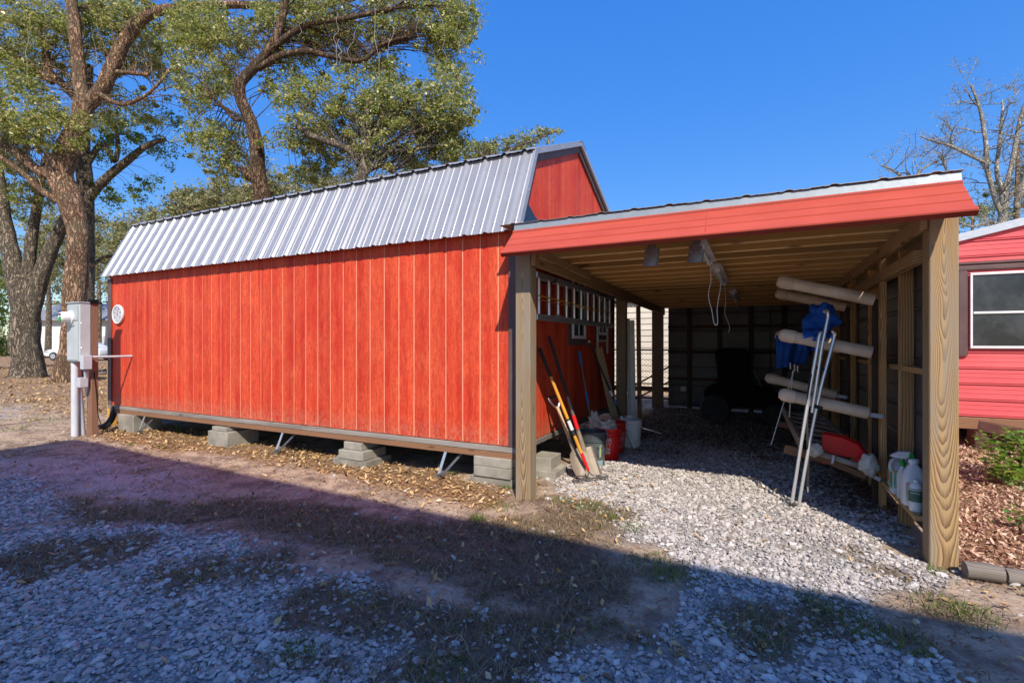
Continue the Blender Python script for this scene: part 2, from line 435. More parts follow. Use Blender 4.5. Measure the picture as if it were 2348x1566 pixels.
m_glass('pane_dark', (0.016, 0.017, 0.018))
m_glass('car_glass', (0.03, 0.05, 0.06), 0.0)
def m_translucent_tin():
    t = NT('tin_translucent'); v = t.coords()
    d = t.n('BsdfDiffuse', None, Color=(0.62, 0.60, 0.54, 1)); tr = t.n('BsdfTranslucent', None, Color=(0.62, 0.58, 0.50, 1))
    mx = t.n('MixShader', None, Fac=0.5, _1=d.outputs[0], _2=tr.outputs[0]); t.t.links.new(mx.outputs[0], t.out.inputs[0]); MAT['tin_translucent'] = t.m
m_translucent_tin()
def m_bark(name, c1, c2, moss):
    t = NT(name); v = t.coords((1, 1, 0.30), kind='World')
    n0 = t.noise(v, 11, 5, 0.62, 0.9); n1 = t.noise(v, 34, 5, 0.7, 0.4); n2 = t.noise(t.coords(kind='World'), 1.5, 5, 0.6)
    rid = t.math('ABSOLUTE', t.math('SUBTRACT', n0, 0.5))
    h = t.math('MULTIPLY', t.math('ADD', t.ramp(rid, [(0.0, 0.0), (0.10, 1.0)]), t.math('MULTIPLY', n1, 0.9)), 0.5)
    col = t.mix(t.ramp(h, [(0.30, 0.0), (0.64, 1.0)]), c2, c1)
    col = t.mix(t.ramp(n2, [(0.46, 0.0), (0.66, 0.6)]), col, moss)
    MAT[name] = t.done(col, 0.95, 0, t.bump(h, 1.0, 0.12), 0.1)
m_bark('bark_oak', (0.50, 0.315, 0.195), (0.15, 0.085, 0.052), (0.22, 0.185, 0.125))
m_bark('bark_dark', (0.27, 0.165, 0.10), (0.06, 0.036, 0.024), (0.15, 0.125, 0.085))
m_bark('bark_grey', (0.36, 0.285, 0.205), (0.10, 0.078, 0.06), (0.18, 0.165, 0.12))
m_bark('bark_pale', (0.66, 0.60, 0.51), (0.36, 0.315, 0.26), (0.36, 0.35, 0.25))
def m_leaf(name, stops, trans=0.45, rough=0.45):
    t = NT(name); g = t.t.nodes.new('ShaderNodeNewGeometry')
    col = t.ramp(g.outputs['Random Per Island'], stops)
    b = t.n('BsdfPrincipled', None, Base_Color=col, Roughness=rough); b.inputs['Specular IOR Level'].default_value = 0.35
    tr = t.n('BsdfTranslucent', None, Color=t.mix(0.5, col, (0.16, 0.20, 0.03), 'ADD'))
    mx = t.n('MixShader', None, Fac=trans, _1=b.outputs[0], _2=tr.outputs[0]); t.t.links.new(mx.outputs[0], t.out.inputs[0]); MAT[name] = t.m
m_leaf('leaf_oak', [(0.0, (0.08, 0.11, 0.022)), (0.3, (0.20, 0.23, 0.05)), (0.6, (0.36, 0.36, 0.09)), (0.85, (0.50, 0.47, 0.17)), (1.0, (0.52, 0.40, 0.20))], 0.42, 0.32)
m_leaf('leaf_green', [(0.0, (0.06, 0.11, 0.018)), (0.5, (0.14, 0.21, 0.035)), (1.0, (0.27, 0.30, 0.065))], 0.45)
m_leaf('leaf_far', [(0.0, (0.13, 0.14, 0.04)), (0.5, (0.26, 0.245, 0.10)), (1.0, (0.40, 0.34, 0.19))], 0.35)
m_leaf('leaf_lichen', [(0.0, (0.16, 0.16, 0.09)), (0.5, (0.26, 0.25, 0.15)), (1.0, (0.34, 0.31, 0.22))], 0.2)
m_leaf('leaf_pine', [(0.0, (0.04, 0.07, 0.014)), (0.6, (0.10, 0.13, 0.022)), (1.0, (0.18, 0.18, 0.04))], 0.25)
m_leaf('leaf_shrub', [(0.0, (0.075, 0.17, 0.02)), (0.6, (0.16, 0.30, 0.04)), (1.0, (0.30, 0.36, 0.06))], 0.4, 0.35)
m_leaf('leaf_dry', [(0.0, (0.12, 0.066, 0.035)), (0.2, (0.27, 0.15, 0.068)), (0.55, (0.48, 0.29, 0.125)), (0.85, (0.64, 0.41, 0.175)), (1.0, (0.72, 0.55, 0.34))], 0.15, 0.7)
m_leaf('debris', [(0.0, (0.05, 0.03, 0.02)), (0.45, (0.12, 0.07, 0.045)), (0.8, (0.22, 0.14, 0.09)), (1.0, (0.42, 0.31, 0.2))], 0.0, 0.9)
m_leaf('mulch', [(0.0, (0.11, 0.045, 0.03)), (0.25, (0.26, 0.125, 0.075)), (0.55, (0.48, 0.29, 0.18)), (1.0, (0.70, 0.53, 0.36))], 0.05, 0.8)
m_leaf('grass_mix', [(0.0, (0.10, 0.064, 0.036)), (0.4, (0.22, 0.15, 0.08)), (0.8, (0.35, 0.255, 0.145)), (0.93, (0.45, 0.35, 0.21)), (1.0, (0.17, 0.18, 0.06))], 0.2, 0.8)
m_leaf('grass_green', [(0.0, (0.07, 0.13, 0.02)), (0.7, (0.16, 0.23, 0.035)), (1.0, (0.26, 0.25, 0.08))], 0.35, 0.6)
def m_gravel():
    t = NT('gravel_stone'); oi = t.t.nodes.new('ShaderNodeObjectInfo').outputs['Random']
    base = t.ramp(oi, [(0.0, (0.24, 0.205, 0.18)), (0.25, (0.40, 0.355, 0.32)), (0.7, (0.55, 0.495, 0.455)), (0.93, (0.68, 0.62, 0.575)), (1.0, (0.38, 0.29, 0.22))])
    n = t.noise(t.coords(kind='Object'), 2.5, 4, 0.7)
    col = t.mix(t.ramp(n, [(0.4, 0.0), (0.75, 0.5)]), base, (0.34, 0.30, 0.27))
    MAT['gravel_stone'] = t.done(col, 0.9, 0, t.bump(n, 0.25, 0.3), 0.2)
m_gravel()
def m_ground():
    t = NT('ground'); p = t.coords(kind='World')
    at = t.n('Attribute', {'attribute_name': 'zone', 'attribute_type': 'GEOMETRY'})
    sp = t.n('SeparateColor', None, Color=at.outputs['Color'])
    n1 = t.noise(p, 1.3, 8, 0.65); n2 = t.noise(p, 22, 6, 0.7); n3 = t.noise(p, 90, 4, 0.7)
    soil = t.mix(t.ramp(n2, [(0.35, 0.0), (0.65, 1.0)]), (0.38, 0.27, 0.185), (0.58, 0.445, 0.32))
    soil = t.mix(t.ramp(n1, [(0.4, 0.0), (0.7, 0.8)]), soil, (0.46, 0.32, 0.205))
    grass = t.mix(t.ramp(n2, [(0.35, 0.0), (0.65, 1.0)]), (0.15, 0.10, 0.065), (0.27, 0.19, 0.125))
    leafy = t.mix(t.ramp(n3, [(0.38, 0.0), (0.6, 1.0)]), (0.15, 0.08, 0.045), (0.36, 0.22, 0.11))
    grav = t.mix(t.ramp(n3, [(0.38, 0.0), (0.62, 1.0)]), (0.20, 0.18, 0.165), (0.44, 0.42, 0.40))
    sand = t.mix(t.ramp(n2, [(0.3, 0.0), (0.7, 1.0)]), (0.52, 0.38, 0.32), (0.62, 0.48, 0.41))
    soil = t.mix(t.ramp(t.noise(p, 3.3, 7, 0.7), [(0.47, 0.0), (0.60, 0.75)]), soil, (0.18, 0.115, 0.085)); col = t.mix(sp.outputs[1], soil, grass); col = t.mix(sp.outputs[2], col, leafy)
    col = t.mix(at.outputs['Alpha'], col, sand); col = t.mix(sp.outputs[0], col, grav)
    h = t.math('ADD', t.math('MULTIPLY', n2, 0.7), t.math('MULTIPLY', n3, 0.5))
    MAT['ground'] = t.done(col, 0.95, 0, t.bump(h, 0.6, 0.03), 0.15)
m_ground()
M = MAT

# ================================================================== GROUND
def vnoise(x, y, seed=0):
    xi = np.floor(x).astype(np.int64); yi = np.floor(y).astype(np.int64); fx = x - xi; fy = y - yi
    def hsh(a, b):
        h = (a*374761393 + b*668265263 + seed*974634777) & 0x7fffffff
        h = ((h ^ (h >> 13)) * 1274126177) & 0x7fffffff
        return ((h ^ (h >> 16)) & 0xffff) / 65535.0
    u = fx*fx*(3-2*fx); v = fy*fy*(3-2*fy)
    return (hsh(xi, yi)*(1-u) + hsh(xi+1, yi)*u)*(1-v) + (hsh(xi, yi+1)*(1-u) + hsh(xi+1, yi+1)*u)*v
def fbm(x, y, sc, seed=0, oct=4):
    a, s, t = 1.0, 0.0, 0.0
    for o in range(oct):
        s = s + a*vnoise(x*sc + 17.3*o, y*sc - 9.1*o, seed + o); t += a; a *= 0.55; sc *= 2.05
    return s/t
def sdist(x, y, poly):
    """signed distance to a polygon, positive inside"""
    x = np.asarray(x, float); y = np.asarray(y, float)
    d = np.full(x.shape, 1e9); ins = np.zeros(x.shape, bool); n = len(poly)
    for i in range(n):
        ax_, ay = poly[i]; bx_, by = poly[(i+1) % n]
        ex, ey = bx_-ax_, by-ay
        tt = np.clip(((x-ax_)*ex + (y-ay)*ey)/(ex*ex+ey*ey+1e-12), 0, 1)
        d = np.minimum(d, np.hypot(x-ax_-tt*ex, y-ay-tt*ey))
        c = ((ay > y) != (by > y)) & (x < ex*(y-ay)/(by-ay+1e-12) + ax_)
        ins ^= c
    return np.where(ins, d, -d)
def sstep(a, b, v): t_ = np.clip((v-a)/(b-a), 0, 1); return t_*t_*(3-2*t_)
P_DRIVE = [G(*q) for q in [(1262,1075),(1300,1122),(1372,1150),(1400,1190),(1425,1245),(1470,1290),(1530,1318),(1500,1362),(1440,1420),(1330,1448),(1200,1425),(1080,1385),(1000,1350),(830,1312),(700,1270),(600,1232),(450,1205),(330,1200),(200,1215),(0,1225)]] + [(-9, 0.9), (-7, -1.5), (3.5, -1.5)] + [G(*q) for q in [(2330,1566),(2150,1490),(2080,1410),(2030,1350),(2085,1310),(2105,1290)]] + [(0.85, 4.3), (0.95, 10.7), (-1.7, 10.7), (-1.75, 5.6)]
P_GRAV2 = [G(*q) for q in [(-200,1105),(60,1112),(130,1130),(170,1190),(60,1215),(-200,1235)]]
P_GRAV3 = [G(*q) for q in [(-200,930),(60,925),(165,915),(165,950),(60,962),(-200,975)]]
P_SAND = [G(*q) for q in [(-60,1045),(120,1045),(250,1052),(400,1085),(520,1125),(470,1160),(330,1165),(190,1130),(0,1100),(-60,1100)]]
P_LEAF = [G(*q) for q in [(215,985),(262,962),(500,985),(760,1040),(1020,1085),(1175,1140),(1150,1185),(900,1112),(640,1062),(420,1035),(260,1015)]]
P_GRASS = [G(*q) for q in [(150,1180),(330,1195),(600,1225),(830,1305),(1080,1380),(1200,1420),(1340,1440),(1450,1400),(1520,1330),(1440,1270),(1390,1180),(1250,1160),(1120,1190),(900,1180),(700,1150),(560,1130),(330,1165),(160,1140)]]
P_MULCH = [(1.16, 3.95), (1.16, 8.4), (6, 8.4), (7, 3.4), (2.2, 3.45), (1.5, 3.7)]
GRASS_SPOTS = [(G(*q), r) for q, r in [((2010,1300), .12), ((1730,1440), .26), ((1690,1425), .2), ((470,1310), .25), ((740,1390), .3), ((900,1400), .35), ((1050,1440), .3), ((1230,1450), .35), ((1400,1440), .3), ((1900,1400), .2), ((1950,1430), .25), ((2060,1455), .25), ((2150,1400), .2), ((250,1260), .3), ((60,1290), .35), ((620,1290), .3), ((1000,1540), .25), ((700,1520), .15), ((1340,1170), .22), ((1400,1180), .15), ((1850,1275), .15), ((1900,1260), .2)]]
def zones(x, y):
    n = (fbm(x, y, 2.2, 3) - 0.5); n2 = (fbm(x, y, 7.0, 8) - 0.5)
    w = n*0.75 + n2*0.55
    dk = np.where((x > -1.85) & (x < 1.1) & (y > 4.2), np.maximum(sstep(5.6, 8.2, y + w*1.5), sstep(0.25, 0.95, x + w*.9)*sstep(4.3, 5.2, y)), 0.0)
    gr = sstep(-0.10, 0.10, np.maximum.reduce([sdist(x, y, P_DRIVE), sdist(x, y, P_GRAV2), sdist(x, y, P_GRAV3)*0.2 - .30]) + w)
    ga = sstep(-0.10, 0.12, sdist(x, y, P_GRASS) + w*0.9)
    for (c, r) in GRASS_SPOTS:
        ga = np.maximum(ga, sstep(-0.06, 0.12, r - np.hypot(x-c[0], (y-c[1])*1.2) + w*0.7))
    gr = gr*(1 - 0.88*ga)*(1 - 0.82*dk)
    le = sstep(-0.12, 0.10, sdist(x, y, P_LEAF) + w*0.5)
    mu = sstep(-0.10, 0.10, sdist(x, y, P_MULCH) + w*0.25)
    sa = sstep(-0.20, 0.25, sdist(x, y, P_SAND) + w*1.3)
    le = np.maximum(le, sstep(0.1, 2.5, np.where(x < -8.7, (y - 3.6), -1.0) + w*3)*0.75)
    le = np.maximum(le, dk*.0)
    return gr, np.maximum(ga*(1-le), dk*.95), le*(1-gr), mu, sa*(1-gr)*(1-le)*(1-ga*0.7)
def gz(x, y):
    base = (fbm(np.asarray(x, float), np.asarray(y, float), 0.9, 21) - 0.5)*0.05 + (fbm(np.asarray(x, float), np.asarray(y, float), 5.0, 31) - 0.5)*0.018
    inside = sstep(11.0, 16.0, np.hypot(np.asarray(x, float)+3, np.asarray(y, float)-5))
    return base*(1 + 2*inside)
def gp(p): return float(gz(np.array([p[0]]), np.array([p[1]]))[0])
def axis_steps(lo, a, b, hi, st):
    def far(s, e):
        out = []; q = 0.25
        x = s
        while abs(x - e) > 1e-6 and len(out) < 60:
            x = x + math.copysign(min(q, abs(e-x)), e-s); out.append(x); q *= 1.28
        return out
    return np.array(sorted(far(a, lo) + list(np.arange(a, b + 1e-6, st)) + far(b, hi)))
gx = axis_steps(-450, -15.0, 5.0, 450, 0.085); gy = axis_steps(-300, 0.0, 12.0, 700, 0.085)
XX, YY = np.meshgrid(gx, gy)
ZZ = gz(XX, YY)
V = np.stack([XX.ravel(), YY.ravel(), ZZ.ravel()], 1)
nx, ny = len(gx), len(gy)
ii = (np.arange(ny-1)[:, None]*nx + np.arange(nx-1)[None, :]).ravel()
Q = np.stack([ii, ii+1, ii+1+nx, ii+nx], 1)
gme = arr_mesh('ground', V, Q, M['ground'], True)
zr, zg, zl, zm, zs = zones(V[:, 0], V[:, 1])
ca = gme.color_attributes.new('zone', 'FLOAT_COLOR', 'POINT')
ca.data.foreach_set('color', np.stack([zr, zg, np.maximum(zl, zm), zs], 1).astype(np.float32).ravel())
ground = tag(link('ground', gme), 'sandy yard ground with gravel, dry grass and leaf litter', 'ground', kind='structure')

# ------------------------------------------------------------------ gravel: angular stones, instanced through the yard
def frame_ok(x, y, m=0.35):
    d = _ax[0]*x + _ax[1]*y; r = _rt[0]*x + _rt[1]*y
    return (d > 1.55) & (np.abs(r) < d*(1.046 + m))
def scatter(n, x0, x1, y0, y1): return RNG.uniform(x0, x1, n), RNG.uniform(y0, y1, n)
BARN = (-9.2, -2.0, 4.15, 7.65)
def gn_gravel(name, pts, scl, mat):
    me = bpy.data.meshes.new(name); me.vertices.add(len(pts)); me.vertices.foreach_set('co', pts.astype(np.float32).ravel())
    a = me.attributes.new('scl', 'FLOAT_VECTOR', 'POINT'); a.data.foreach_set('vector', scl.astype(np.float32).ravel())
    r = np.stack([RNG.normal(0, 0.28, len(pts)), RNG.normal(0, 0.28, len(pts)), RNG.uniform(0, 6.28, len(pts))], 1)
    a = me.attributes.new('rot', 'FLOAT_VECTOR', 'POINT'); a.data.foreach_set('vector', r.astype(np.float32).ravel())
    a = me.attributes.new('pick', 'INT', 'POINT'); a.data.foreach_set('value', RNG.integers(0, 6, len(pts)).astype(np.int32))
    me.update()
    ng = bpy.data.node_groups.new(name, 'GeometryNodeTree')
    ng.interface.new_socket('Geometry', in_out='INPUT', socket_type='NodeSocketGeometry')
    ng.interface.new_socket('Geometry', in_out='OUTPUT', socket_type='NodeSocketGeometry')
    N = ng.nodes; L = ng.links
    gi = N.new('NodeGroupInput'); go = N.new('NodeGroupOutput')
    join = N.new('GeometryNodeJoinGeometry')
    for k in range(6):
        ico = N.new('GeometryNodeMeshIcoSphere'); ico.inputs['Radius'].default_value = 1.0; ico.inputs['Subdivisions'].default_value = 2 if k < 3 else 1
        sp = N.new('GeometryNodeSetPosition'); nz = N.new('ShaderNodeTexNoise'); nz.noise_dimensions = '4D'
        nz.inputs['W'].default_value = 3.7*k + 1; nz.inputs['Scale'].default_value = 0.9; nz.inputs['Detail'].default_value = 1.5
        pos = N.new('GeometryNodeInputPosition'); L.new(pos.outputs[0], nz.inputs['Vector'])
        mp = N.new('ShaderNodeVectorMath'); mp.operation = 'SUBTRACT'; L.new(nz.outputs[1], mp.inputs[0]); mp.inputs[1].default_value = (0.5, 0.5, 0.5)
        ms = N.new('ShaderNodeVectorMath'); ms.operation = 'SCALE'; L.new(mp.outputs[0], ms.inputs[0]); ms.inputs['Scale'].default_value = 2.1
        L.new(ico.outputs[0], sp.inputs[0]); L.new(ms.outputs[0], sp.inputs['Offset'])
        sm = N.new('GeometryNodeSetMaterial'); sm.inputs['Material'].default_value = mat; L.new(sp.outputs[0], sm.inputs[0])
        sh = N.new('GeometryNodeSetShadeSmooth'); sh.inputs['Shade Smooth'].default_value = False; L.new(sm.outputs[0], sh.inputs[0])
        g2 = N.new('GeometryNodeGeometryToInstance'); L.new(sh.outputs[0], g2.inputs[0]); L.new(g2.outputs[0], join.inputs[0])
    iop = N.new('GeometryNodeInstanceOnPoints'); L.new(gi.outputs[0], iop.inputs['Points']); L.new(join.outputs[0], iop.inputs['Instance'])
    iop.inputs['Pick Instance'].default_value = True
    for nm, tp, sock in (('pick', 'INT', 'Instance Index'), ('scl', 'FLOAT_VECTOR', 'Scale'), ('rot', 'FLOAT_VECTOR', None)):
        at = N.new('GeometryNodeInputNamedAttribute'); at.data_type = tp; at.inputs[0].default_value = nm
        if sock: L.new(at.outputs[0], iop.inputs[sock])
        else:
            er = N.new('FunctionNodeEulerToRotation'); L.new(at.outputs[0], er.inputs[0]); L.new(er.outputs[0], iop.inputs['Rotation'])
    L.new(iop.outputs[0], go.inputs[0])
    me.materials.append(mat)
    o = link(name, me); md = o.modifiers.new('stones', 'NODES'); md.node_group = ng
    return o
def make_gravel():
    px, py = scatter(900000, -10.5, 3.6, 0.2, 10.7)
    g, ga, le, mu, sa = zones(px, py)
    d = _ax[0]*px + _ax[1]*py
    far = np.clip((d - 3.0)/5.0, 0, 1)
    keep = frame_ok(px, py) & (RNG.uniform(size=len(px)) < np.clip(g**1.6*(.35 + .65*sstep(.30, .46, fbm(px, py, 3.4, 91))) + 0.004 + 0.05*(g > 0.05), 0, 1)*(1 - 0.45*far))
    keep &= ~((px > BARN[0]) & (px < BARN[1]-0.1) & (py > BARN[2]+0.2)) & (mu < 0.5)
    keep &= ~((np.abs(px+1.8) < 0.09) & (np.abs(py-3.92) < 0.09)) & ~((np.abs(px-1.04) < 0.09) & (np.abs(py-3.92) < 0.09))
    px, py = px[keep], py[keep]
    s = RNG.lognormal(0, 0.45, len(px))*0.0084
    s = np.clip(s, 0.004, 0.026)*np.where(px < -4, 0.95, 1.0)
    sc = np.stack([s*RNG.uniform(0.85, 1.35, len(s)), s*RNG.uniform(0.7, 1.05, len(s)), s*RNG.uniform(0.35, 0.65, len(s))], 1)
    z = gz(px, py) + s*0.12 + RNG.uniform(-0.004, 0.012, len(s))
    o = gn_gravel('gravel', np.stack([px, py, z], 1), sc, M['gravel_stone'])
    tag(o, 'crushed white gravel spread over the drive and carport floor', 'gravel', kind='stuff')
    # far patch by the oaks
make_gravel()
def flat_leaves(px, py, L, Wd, mat, name, lift=0.004, tilt=0.35, curl=0.25):
    """small curled leaves lying on the ground: two quads each, folded along the midrib"""
    n = len(px); a = RNG.uniform(0, 6.283, n); tx = RNG.normal(0, tilt, n); ty = RNG.normal(0, tilt, n); cu = RNG.normal(0, curl, n)
    loc = np.array([[-1, 0], [0, 1], [1, 0], [0, -1], [0.15, 0]])           # tail, left, tip, right, midrib
    P = np.zeros((n, 5, 3)); ca_, sa_ = np.cos(a), np.sin(a)
    for k in range(5):
        u = loc[k, 0]*L/2; v = loc[k, 1]*Wd/2
        P[:, k, 0] = px + u*ca_ - v*sa_; P[:, k, 1] = py + u*sa_ + v*ca_
        P[:, k, 2] = tx*u + ty*v + np.abs(v)*cu*1.6 + (u*u/np.maximum(L, 1e-4))*cu
    zmin = P[:, :, 2].min(1)
    P[:, :, 2] += (gz(px, py) - zmin + lift + RNG.uniform(0, 0.012, n))[:, None]
    b = (np.arange(n)*5)[:, None]
    T = np.concatenate([b + np.array([[0, 4, 1]]), b + np.array([[4, 2, 1]]), b + np.array([[0, 3, 4]]), b + np.array([[4, 3, 2]])], 1).reshape(-1, 3)
    return link(name, arr_mesh(name, P.reshape(-1, 3), T, mat))
def make_litter():
    px, py = scatter(230000, -16, 4.0, 0.6, 12.0)
    g, ga, le, mu, sa = zones(px, py)
    patch = fbm(px, py, 1.7, 44); p2_ = fbm(px, py, 0.8, 47)
    dens = 0.006 + 0.05*ga + 0.75*le*sstep(0.28, 0.55, patch) + 0.012*sa + 0.006*g + 0.10*sstep(0.2, 0.0, np.hypot(px+1.5, (py-4.5)*0.8) - 0.5) + 0.07*(1-g)*sstep(.42, .62, patch)
    keep = frame_ok(px, py) & (RNG.uniform(size=len(px)) < dens)
    keep &= ~((px > BARN[0]) & (px < BARN[1]) & (py > BARN[2]+0.5) & (py < BARN[3]))
    px, py = px[keep], py[keep]
    fx_, fy_ = scatter(52000, -40, -8.5, 4.6, 30.0)
    keep = frame_ok(fx_, fy_, .1) & ~((fx_ > BARN[0]-.1) & (fy_ > BARN[2])) & (RNG.uniform(size=len(fx_)) < .25 + .75*sstep(.4, .6, fbm(fx_, fy_, .5, 77)))
    px = np.concatenate([px, fx_[keep]]); py = np.concatenate([py, fy_[keep]]); n = len(px)
    L = RNG.uniform(0.026, 0.064, n); L[-int(keep.sum()):] *= 1.9
    o = flat_leaves(px, py, L, L*RNG.uniform(0.3, 0.55, n), M['leaf_dry'], 'leaf_litter')
    tag(o, 'fallen dry oak leaves strewn along the barn and yard', 'leaves', kind='stuff')
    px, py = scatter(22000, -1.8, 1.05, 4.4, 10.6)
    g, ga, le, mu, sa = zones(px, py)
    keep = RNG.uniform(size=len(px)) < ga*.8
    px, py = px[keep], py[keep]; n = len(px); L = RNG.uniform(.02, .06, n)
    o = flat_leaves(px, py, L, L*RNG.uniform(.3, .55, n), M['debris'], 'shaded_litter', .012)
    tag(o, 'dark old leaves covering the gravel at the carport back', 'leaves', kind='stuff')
    # twigs, pine straw and bark crumbs on the bare soil
    px, py = scatter(200000, -12, 3.2, 0.8, 4.4)
    g, ga, le, mu, sa = zones(px, py); pt = fbm(px, py, 2.6, 71)
    keep = frame_ok(px, py) & (RNG.uniform(size=len(px)) < (1-g)*(1-.5*le)*(.10 + .9*sstep(.42, .62, pt))*.5)
    px, py = px[keep], py[keep]; n = len(px); L = RNG.uniform(.012, .07, n)
    o = flat_leaves(px, py, L, np.minimum(L*.25, RNG.uniform(.002, .007, n)), M['debris'], 'twig_debris', .001, .12, .05)
    tag(o, 'dark twigs and bark crumbs scattered over the bare soil', 'debris', kind='stuff')
    px, py = scatter(80000, 1.1, 6.5, 3.4, 8.6)
    g, ga, le, mu, sa = zones(px, py); keep = frame_ok(px, py, 1.2) & (RNG.uniform(size=len(px)) < mu)
    px, py = px[keep], py[keep]; n = len(px); L = RNG.uniform(0.018, 0.055, n)
    o = flat_leaves(px, py, L, L*RNG.uniform(0.22, 0.5, n), M['mulch'], 'mulch', 0.004, 0.4, 0.15)
    tag(o, 'red brown leaf and bark mulch beside the right post', 'mulch', kind='stuff')
make_litter()
def blades(px, py, h, w, lean, mat, name):
    n = len(px); a = RNG.uniform(0, 6.283, n); b = RNG.uniform(0, 6.283, n)
    z = gz(px, py) - 0.003
    P = np.zeros((n, 5, 3)); wx, wy = np.cos(a)*w/2, np.sin(a)*w/2
    lx, ly = np.cos(b)*lean*h, np.sin(b)*lean*h
    up = np.sqrt(np.maximum(1 - np.clip(lean, 0, 0.97)**2, 0.05))
    for k, (tt, ws) in enumerate(((0, 1), (0, -1), (0.55, 0.8), (0.55, -0.8), (1.0, 0))):
        P[:, k, 0] = px + wx*ws + lx*tt**1.6; P[:, k, 1] = py + wy*ws + ly*tt**1.6; P[:, k, 2] = z + h*up*tt*(1 - 0.25*tt*np.clip(lean, 0, 1))
    i = (np.arange(n)*5)[:, None]
    T = np.concatenate([i + np.array([[0, 1, 3]]), i + np.array([[0, 3, 2]]), i + np.array([[2, 3, 4]])], 1).reshape(-1, 3)
    return link(name, arr_mesh(name, P.reshape(-1, 3), T, mat))
def make_grass():
    px, py = scatter(260000, -9.5, 3.2, 0.6, 4.6)
    g, ga, le, mu, sa = zones(px, py)
    pt = fbm(px, py, 5.0, 61)
    dens = 0.95*ga*sstep(0.22, 0.55, pt) + 0.02*g*sstep(0.55, 0.7, pt) + 0.03
    keep = frame_ok(px, py) & (RNG.uniform(size=len(px)) < dens) & ~((py > 4.1) & (px > -1.85))
    px, py = px[keep], py[keep]; n = len(px)
    o = blades(px, py, RNG.uniform(0.03, 0.095, n), RNG.uniform(0.003, 0.0065, n), RNG.uniform(0.55, 0.99, n), M['grass_mix'], 'dry_grass')
    tag(o, 'matted dry brown grass between the gravel and the barn', 'grass', kind='stuff')
    X, Y = [], []
    tufts = [((1400,1185), .10, 120), ((1345,1165), .12, 140), ((1095,1195), .07, 160), ((1165,1120), .06, 70), ((1040,1085), .05, 40), ((785,1055), .06, 60), ((375,1025), .06, 60), ((300,1022), .05, 30), ((1500,1300), .2, 240), ((1560,1320), .15, 160), ((1460,1215), .12, 90), ((2160,1390), .13, 150), ((2230,1410), .13, 150), ((1880,1375), .12, 110), ((1960,1430), .15, 160), ((2060,1470), .15, 140), ((1150,1165), .12, 90), ((1720,1450), .18, 150), ((470,1315), .15, 50), ((860,1385), .16, 60), ((1290,1440), .16, 60), ((1060,1420), .2, 70), ((20,985), .25, 120), ((110,965), .25, 130), ((1010,1545), .15, 130), ((700,1500), .1, 90), ((1290,1150), .1, 60), ((2150,1310), .06, 60)]
    for q, r, k in tufts:
        c = G(*q)
        nn = k; rr = r*np.sqrt(RNG.uniform(size=nn)); aa = RNG.uniform(0, 6.28, nn)
        X.append(c[0] + rr*np.cos(aa)); Y.append(c[1] + rr*np.sin(aa))
    X = np.concatenate(X); Y = np.concatenate(Y); n = len(X)
    o = blades(X, Y, RNG.uniform(0.025, 0.075, n), RNG.uniform(0.003, 0.006, n), RNG.uniform(0.2, 0.8, n), M['grass_green'], 'green_grass')
    tag(o, 'green weed tufts sprouting along the gravel edge', 'grass', kind='stuff')
make_grass()

# ================================================================== BARN
bx0, bx1, by0, by1 = BARN
barn = thing('barn', 'long red gambrel shed with silver ribbed metal roof, raised on concrete blocks', 'shed', (-5.6, 5.9, 0))
ZB, ZT = 0.388, 2.46
bw = (bx1 - bx0)/36
for i in range(36):
    x = bx0 + (i+0.5)*bw
    bx('siding_board', (x, by0+0.007, (ZB+ZT)/2), (bw-0.011, 0.014, ZT-ZB), M['siding_red'], barn, 0.002)
bx('backing_wall', ((bx0+bx1)/2, by0+0.041, (ZB+ZT)/2+0.002), (bx1-bx0-0.02, 0.072, ZT-ZB-0.006), M['groove'], barn, 0)
YM = (by0+by1)/2
GP = [(by0-0.0, 2.40), (4.47, 3.245), (YM, 3.83), (2*YM-4.47, 3.245), (by1, 2.40)]
def gable_z(y):
    for (a, za), (b, zb) in zip(GP[:-1], GP[1:]):
        if a <= y <= b: return za + (zb-za)*(y-a)/(b-a)
    return 2.40
nb = 17; gw = (by1-by0)/nb
for i in range(nb):
    y0, y1 = by0 + i*gw + 0.0045 + (0.016 if i == 0 else 0), by0 + (i+1)*gw - 0.0045
    top = [(y1, gable_z(y1))] + [(y, z) for y, z in reversed(GP) if y0 < y < y1] + [(y0, gable_z(y0))]
    poly = [(bx1-0.014, y0, ZB), (bx1-0.014, y1, ZB)] + [(bx1-0.014, y, z-0.005) for y, z in top]
    MB().prism(poly, (0.014, 0, 0)).build('siding_board', M['siding_red'], barn, (bx1, (y0+y1)/2, ZB))
gpoly = [(by0+0.09, ZB+0.004), (by1-0.02, ZB+0.004), (by1-0.02, 2.38)] + [(y, z-0.03) for y, z in reversed(GP[1:4])] + [(by0+0.09, 2.38)]
MB().prism([(bx1-0.06, y, z) for y, z in gpoly], (0.055, 0, 0)).build('backing_wall', M['groove'], barn)
MB().prism([(bx0+0.02, y, z) for y, z in gpoly], (0.04, 0, 0)).build('end_wall', M['siding_red'], barn)
bx('rear_wall', ((bx0+bx1)/2, by1+0.01, (ZB+ZT)/2), (bx1-bx0-0.04, 0.03, ZT-ZB), M['siding_red'], barn, 0)
